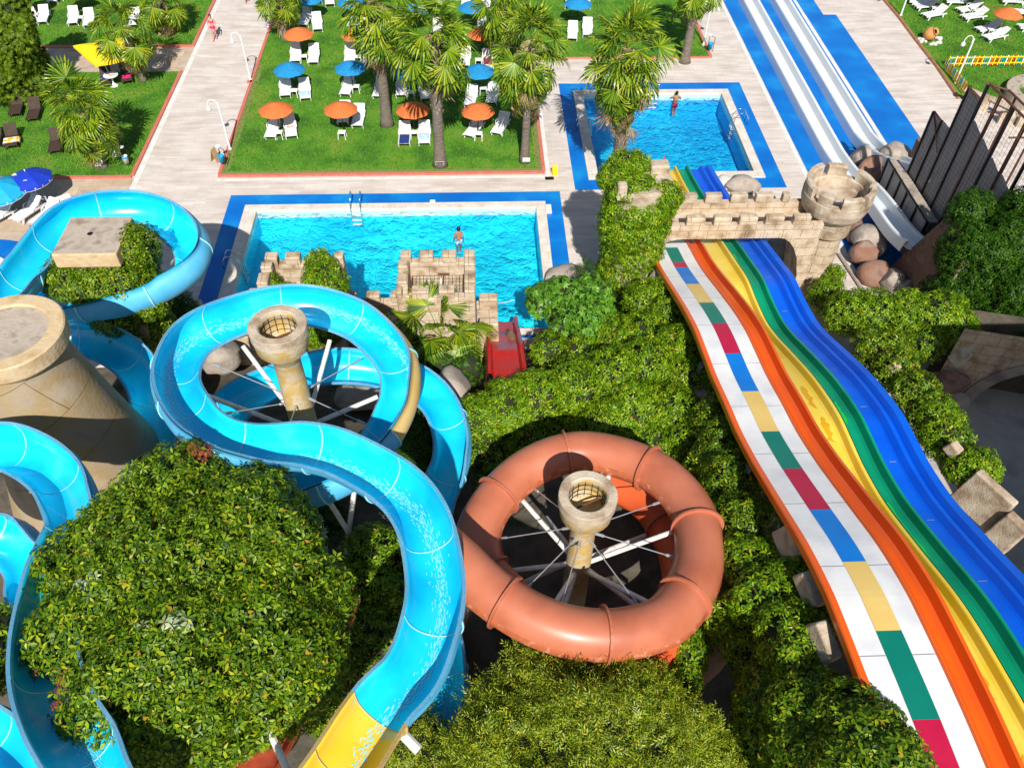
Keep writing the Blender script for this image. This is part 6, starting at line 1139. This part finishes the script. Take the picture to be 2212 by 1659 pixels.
# ---- pool ladders
def ladder(p, d, label):
    r = empty('pool_ladder', (p.x, p.y, 0), math.atan2(d[1], d[0])-math.pi/2, label, 'ladder', 'steel pool ladders')    # local +Y towards the water
    for sx in (-.26, .26): b = MB(); b.tube([(sx, -.75, .05), (sx, -.72, .5), (sx, -.55, .8), (sx, -.2, .82), (sx, .08, .55), (sx, .14, 0), (sx, .14, -1.0)], .025, 8); b.build('handrail', MA['chrome'], r, smooth=True)
    for z in (-.3, -.6, -.9): b = MB(); b.box(-.26, .26, .08, .2, z-.02, z+.02); b.build('step', MA['white'], r)
    return r
ladder(Vector((G(768, 460).x, 37.55, 0)), (0, -1), 'steel ladder at the back edge of the first pool'); ladder(Vector((-11.95, 32.9, 0)), (1, 0), 'steel ladder at the left edge of the first pool'); ladder(Vector((6.9, 45.5, 0)), (1, 0), 'steel ladder at the left edge of the square pool'); ladder(Vector((16.05, 46, 0)), (-1, 0), 'steel ladder at the right edge of the square pool'); ladder(Vector((G(*pC(1465, 810)).x, 49.7, 0)), (0, -1), 'steel ladder at the back edge of the square pool, half behind fronds')
b = MB()
for zx in (145, 640, 1390, 1640, 2135): c = G(522+.2516*zx, 394.3+.2516*262, -.2); b = MB(); b.box(c.x-.22, c.x+.22, 37.46, 37.505, -.24, -.14); b.box(c.x-.17, c.x+.17, 37.45, 37.461, -.22, -.16, 0); o = b.build('skimmer_grille', MA['steel']); setp(o, 'small skimmer grille in the back wall of the first pool', 'grille', 'skimmer grilles of the first pool')
for p, n_ in ((pB(150, 0), ''),): pass
b = MB(); c = G(522+.2516*1640, 394.3+.2516*172); b.box(c.x-.15, c.x+.15, c.y-.1, c.y+.1, 0, .12); setp(b.build('service_box', MA['white'], bevel=.03), 'small white box on the blue deck behind the first pool', 'box')
c = G(1043.6+.2516*560, 336.3+.2516*470); b = MB(); b.box(c.x-.17, c.x+.17, c.y-.35, c.y+.35, 0, .16); setp(b.build('service_box', MA['kerbwhite'], bevel=.03), 'low white block on the blue deck right of the first pool', 'box')
c = G(*pC(570, 1535)); b = MB(); b.box(c.x-.25, c.x+.25, c.y-.14, c.y+.14, .01, .03); setp(b.build('drain_cover', MA['black']), 'dark drain cover in the paving at the lawn corner', 'drain cover')
# ---- picket fence
def fence(pts, label, rails=True):
    r = empty('picket_fence', (pts[0][0], pts[0][1], .05), 0, label, 'fence'); o_ = Vector((pts[0][0], pts[0][1], .05)); L = [Vector((p[0], p[1], .05))-o_ for p in pts]; cols = ['signyel', 'binblue', 'green', 'lampglass', 'orange', 'signyel', 'red']; k = 0
    for a, c_ in zip(L, L[1:]):
        n = int((c_-a).length/.17); d = (c_-a).normalized()
        for i in range(n):
            p = a+d*(.17*i); b = MB(); b.add([p+d*.0+Vector((0, 0, .08)), p+d*.09+Vector((0, 0, .08)), p+d*.09+Vector((0, 0, .72)), p+d*.045+Vector((0, 0, .8)), p+Vector((0, 0, .72))], [(0, 1, 2, 3, 4)]); o = b.build('picket', MA[cols[k % 7]], r); sm = o.modifiers.new('t', 'SOLIDIFY'); sm.thickness = .02; k += 1
        for z in ((.2, .62) if rails else (.2,)): b = MB(); up = Vector((0, 0, z)); s = Vector((d.y, -d.x, 0))*.035; b.add([a+up-s, c_+up-s, c_+up+s, a+up+s, a+up-s+Vector((0, 0, .07)), c_+up-s+Vector((0, 0, .07)), c_+up+s+Vector((0, 0, .07)), a+up+s+Vector((0, 0, .07))], [(0, 1, 5, 4), (2, 3, 7, 6), (4, 5, 6, 7), (0, 3, 2, 1)]); b.build('rail', MA['signyel'], r)
    return r
fence([(32.2, 52.9), (40.5, 53.1)], 'yellow railed fence with multicoloured pickets crossing the right lawn'); fence([(31.9, 52.7), (31.85, 49.1)], 'multicoloured picket fence along the kerb of the right lawn', False)
# ---- clay jar with stones, stone ring
jc = G(*pR(790, 610)); r = empty('clay_jar', (jc.x, jc.y, .05), 0, 'round terracotta jar tipped on its side among white stones', 'jar'); b = MB(); b.lathe([(0, -.45), (.25, -.42), (.42, -.2), (.46, .05), (.38, .28), (.22, .40), (.2, .46), (.26, .5), (.24, .52), (.16, .46), (.0, .2)], 28); o = b.build('jar', MA['terracotta'], r, smooth=True); o.location = (0, 0, .48); o.rotation_euler = (rad(48), 0, rad(30))
b = MB(); b.lathe([(0, .2), (.15, .45)], 20); o = b.build('dark_mouth', MA['black'], r); o.location = (0, 0, .48); o.rotation_euler = (rad(48), 0, rad(30))
rs = random.Random(8)
for i in range(16):
    a = rs.uniform(2.6, 6.9); q = rs.uniform(.55, .95); V, F = ICO2; P = V*(.13+.06*rs.random())*(1+.2*snoise(V*2, 1.5, i)[:, None])*np.array((1, .9, .8)); o = np_mesh('white_stone', P, F, MA['pebble']); o.location = (jc.x+.2+q*math.cos(a), jc.y-.1+q*.8*math.sin(a), .12); setp(o, 'rough white stone of the heap round the clay jar', 'stone', 'white stones round the clay jar')
b = MB(); sc_ = Vector((37.4, 48.5, 0)); ra = [(2.55, .05), (2.55, .55), (1.85, .55), (1.85, .05)]; b.grid([[(sc_.x+q*math.cos(w)*1.15, sc_.y+q*math.sin(w), z) for q, z in ra] for w in [rad(60+200*i/40) for i in range(41)]]); o = b.build('curved_stone_bench', MA['topstone'], bevel=.04); setp(o, 'curved pale stone bench wall on the right lawn behind the timber wall', 'wall')
zw = empty('zigzag_wall', (33.5, 43.5, 0), 0, 'low sand wall with zigzag coping casting a dark shadow behind the timber wall', 'wall'); b = MB(); zp = [(31.4, 48.4), (32.6, 47.2), (33.6, 45.6), (35.0, 45.2), (36.0, 43.6), (37.5, 43.2), (38.5, 41.5)]
for (xa, ya), (xb, yb) in zip(zp, zp[1:]): b.tube([(xa-33.5, ya-43.5, .8), (xb-33.5, yb-43.5, .8)], .2, 6); b.box(min(xa, xb)-33.5, max(xa, xb)-33.5, min(ya, yb)-43.5, min(ya, yb)-43.5+.2, 0, .8)
b.build('wall', MA['stonecap'], zw)
# safety rope across the pool mouth
b = MB(); b.tube([G(1068, 656, 1.0), G(1090, 654, .8), G(1112, 648, 1.0)], .015, 5); setp(b.build('rope', MA['white']), 'thin pale rope across the mouth of the red slide', 'rope')
# ================================================================== PEOPLE
def body(name, joints, edges, mm, root, sub=2):
    """one continuous skinned figure: joints name -> (x, y, z, r)"""
    ks = list(joints); me = bpy.data.meshes.new(name); me.from_pydata([joints[k][:3] for k in ks], [(ks.index(a), ks.index(c)) for a, c in edges], []); o = bpy.data.objects.new(name, me); COL.objects.link(o); o.parent = root
    me.materials.append(MA[mm]); sk = o.modifiers.new('skin', 'SKIN'); sk.use_smooth_shade = True
    for i, k in enumerate(ks): r = joints[k][3]; me.skin_vertices[0].data[i].radius = (r, r) if not isinstance(r, tuple) else r; me.skin_vertices[0].data[i].use_root = (k == 'pelvis')
    sb = o.modifiers.new('smooth', 'SUBSURF'); sb.levels = sb.render_levels = sub; return o
def person(loc, rz, label, mm, pose, hair=.11, top=None, bottom=None, longhair=False, shoes=None):
    r = empty('person', loc, rz, label, 'person'); J = dict(pelvis=(0, 0, .92, (.15, .11)), waist=(0, .0, 1.06, (.125, .09)), chest=(0, -.01, 1.26, (.155, .10)), neckb=(0, 0, 1.42, (.07, .06)), neck=(0, 0, 1.48, .05), headl=(0, .01, 1.56, (.075, .09)), headu=(0, .015, 1.66, (.075, .09)), headt=(0, .01, 1.715, .05), nose=(0, .11, 1.575, .018))
    E_ = [('pelvis', 'waist'), ('waist', 'chest'), ('chest', 'neckb'), ('neckb', 'neck'), ('neck', 'headl'), ('headl', 'headu'), ('headu', 'headt'), ('headl', 'nose')]
    for s, n in ((-1, 'l'), (1, 'r')):
        sw = s*pose.get('swing', 0); k = pose.get('arms', 'down')
        J.update({n+'hip': (s*.095, 0, .86, .095), n+'knee': (s*.10, sw*.35+.03, .48, .058), n+'ank': (s*.10, sw*.62-.02*abs(sw), .09, .036), n+'heel': (s*.10, sw*.62-.03, .04, .035), n+'toe': (s*.11, sw*.62+.16, .03, .03), n+'sh': (s*.175, 0, 1.39, .058)})
        if k == 'down': J.update({n+'elb': (s*.25, -sw*.18-.02, 1.12, .042), n+'wri': (s*.27, -sw*.38+.06, .89, .028), n+'palm': (s*.27, -sw*.4+.08, .81, (.022, .04)), n+'f1': (s*.265, -sw*.4+.06, .73, .009), n+'f2': (s*.27, -sw*.4+.085, .715, .009), n+'f3': (s*.272, -sw*.4+.105, .72, .009), n+'f4': (s*.272, -sw*.4+.12, .74, .008), n+'th': (s*.25, -sw*.4+.125, .78, .010)})
        else: J.update({n+'elb': (s*.36, .12, 1.22, .042), n+'wri': (s*.30, .34, 1.34, .028), n+'palm': (s*.28, .42, 1.36, (.022, .04)), n+'f1': (s*.30, .50, 1.355, .009), n+'f2': (s*.28, .51, 1.36, .009), n+'f3': (s*.26, .505, 1.355, .009), n+'f4': (s*.245, .49, 1.35, .008), n+'th': (s*.23, .44, 1.35, .010)})
        E_ += [('pelvis', n+'hip'), (n+'hip', n+'knee'), (n+'knee', n+'ank'), (n+'ank', n+'heel'), (n+'heel', n+'toe'), ('neckb', n+'sh'), (n+'sh', n+'elb'), (n+'elb', n+'wri'), (n+'wri', n+'palm')]+[(n+'palm', n+f) for f in ('f1', 'f2', 'f3', 'f4', 'th')]
    body('body', J, E_, mm, r)
    b = MB(); b.lathe([(0, 1.775), (.055, 1.765), (.09, 1.72), (.102, 1.66), (.098, 1.60), (.085, 1.55)], 18, (0, -.012, 0)); b.v = [(x, y if y < .04 else .04+(y-.04)*.7, z+(.05 if y > .05 and z < 1.66 else 0)) for x, y, z in b.v]
    if longhair: b.tube([(0, -.06, 1.7), (0, -.10, 1.58), (0, -.09, 1.42), (0, -.08, 1.30)], [.08, .075, .06, .02], 10)
    b.build('hair', MA['hair'], r, smooth=True)
    for s in (-1, 1): b = MB(); b.lathe([(0, -.012), (.012, 0), (0, .012)], 8, (s*.03, .10, 1.605)); b.build('eye', MA['black'], r)
    b = MB(); b.box(-.022, .022, .092, .098, 1.528, 1.536); b.build('mouth', MA['pink'], r)
    if top: b = MB(); b.lathe([(.165, 1.20), (.172, 1.24), (.17, 1.29), (.162, 1.31)], 20); b.v = [(x, y*.70-.01, z) for x, y, z in b.v]; b.build('bikini_top', MA[top], r, smooth=True)
    if bottom:
        b = MB(); z0 = pose.get('hem', .80); b.lathe([(.172, .86), (.17, .93), (.158, .99)], 20); b.v = [(x, y*.80, z) for x, y, z in b.v]
        for s in (-1, 1):
            k1 = Vector(J[('l' if s < 0 else 'r')+'knee'][:3]); h1 = Vector((s*.09, 0, .88)); t = (.88-z0)/.4; b.tube([h1, h1.lerp(k1, t)], [.112, .108-.02*t], 14)
        b.build('shorts' if z0 < .78 else 'bikini_bottom', MA[bottom], r, smooth=True)
    if shoes:
        for n in 'lr': t, h = J[n+'toe'], J[n+'heel']; b = MB(); b.tube([(h[0], h[1]-.03, .02), ((h[0]+t[0])/2, (h[1]+t[1])/2, .025), (t[0], t[1]+.03, .02)], [.035, .045, .035], 8); b.build('shoe', MA[shoes], r)
    return r
person(G(*pA(1850, 343)), math.pi+.15, 'woman in a pink bikini walking down the pale path', 'skin', dict(swing=.28), top='pink', bottom='pink', longhair=True, shoes='pink')
person(G(*pA(2125, 25)), .2, 'walker at the top edge of the path with only the legs in view', 'skintan', dict(swing=.3, hem=.6), bottom='navytowel', longhair=False)
c = G(991, 512, -.25); person(Vector((c.x, c.y, -1.36)), .25, 'man in pale swim shorts standing waist deep in the first pool', 'skintan', dict(swing=.1, hem=.62), bottom='ltblue')
c = G(1460, 216, -.3); person(Vector((c.x, c.y, -1.47)), 0, 'man in crimson swim shorts holding the back edge of the square pool', 'skintan', dict(swing=.1, arms='up', hem=.64), bottom='maroon')
# seated sunbather at the left, mostly behind palm fronds
c = G(96, 184); r = empty('person', (c.x, c.y, .05), math.pi, 'sunbather sitting on a white lounger between the conifer and the bushy palm', 'person')
J = dict(pelvis=(0, 0, .42, (.16, .12)), waist=(0, -.06, .56, (.13, .10)), chest=(0, -.12, .76, (.16, .11)), neckb=(0, -.13, .92, .06), headl=(0, -.10, 1.05, .08), headu=(0, -.09, 1.14, .08), headt=(0, -.09, 1.19, .05)); E_ = [('pelvis', 'waist'), ('waist', 'chest'), ('chest', 'neckb'), ('neckb', 'headl'), ('headl', 'headu'), ('headu', 'headt')]
for s, n in ((-1, 'l'), (1, 'r')):
    J.update({n+'hip': (s*.1, .03, .42, .095), n+'knee': (s*.14, .45, .46, .06), n+'ank': (s*.16, .85, .38, .04), n+'toe': (s*.17, .93, .46, .03), n+'sh': (s*.18, -.13, .89, .055), n+'elb': (s*.27, -.25, .64, .042), n+'wri': (s*.25, -.14, .42, .03), n+'palm': (s*.25, -.08, .38, .03), n+'f1': (s*.22, 0, .36, .009), n+'f2': (s*.245, .01, .36, .009), n+'f3': (s*.27, .0, .36, .009), n+'f4': (s*.29, -.01, .36, .008), n+'th': (s*.2, -.05, .37, .01)})
    E_ += [('pelvis', n+'hip'), (n+'hip', n+'knee'), (n+'knee', n+'ank'), (n+'ank', n+'toe'), ('neckb', n+'sh'), (n+'sh', n+'elb'), (n+'elb', n+'wri'), (n+'wri', n+'palm')]+[(n+'palm', n+f) for f in ('f1', 'f2', 'f3', 'f4', 'th')]
body('body', J, E_, 'skin', r); b = MB(); b.lathe([(0, 1.25), (.07, 1.23), (.10, 1.15), (.09, 1.05)], 16, (0, -.11, 0)); b.build('hair', MA['hair'], r, smooth=True); b = MB(); b.lathe([(.17, .35), (.175, .45), (.15, .54)], 18); b.build('shorts', MA['black'], r)
inst(LW, (G(96, 184).x, G(96, 184).y-.35), math.pi, 'white lounger with a sunbather between the conifer and the bushy palm')
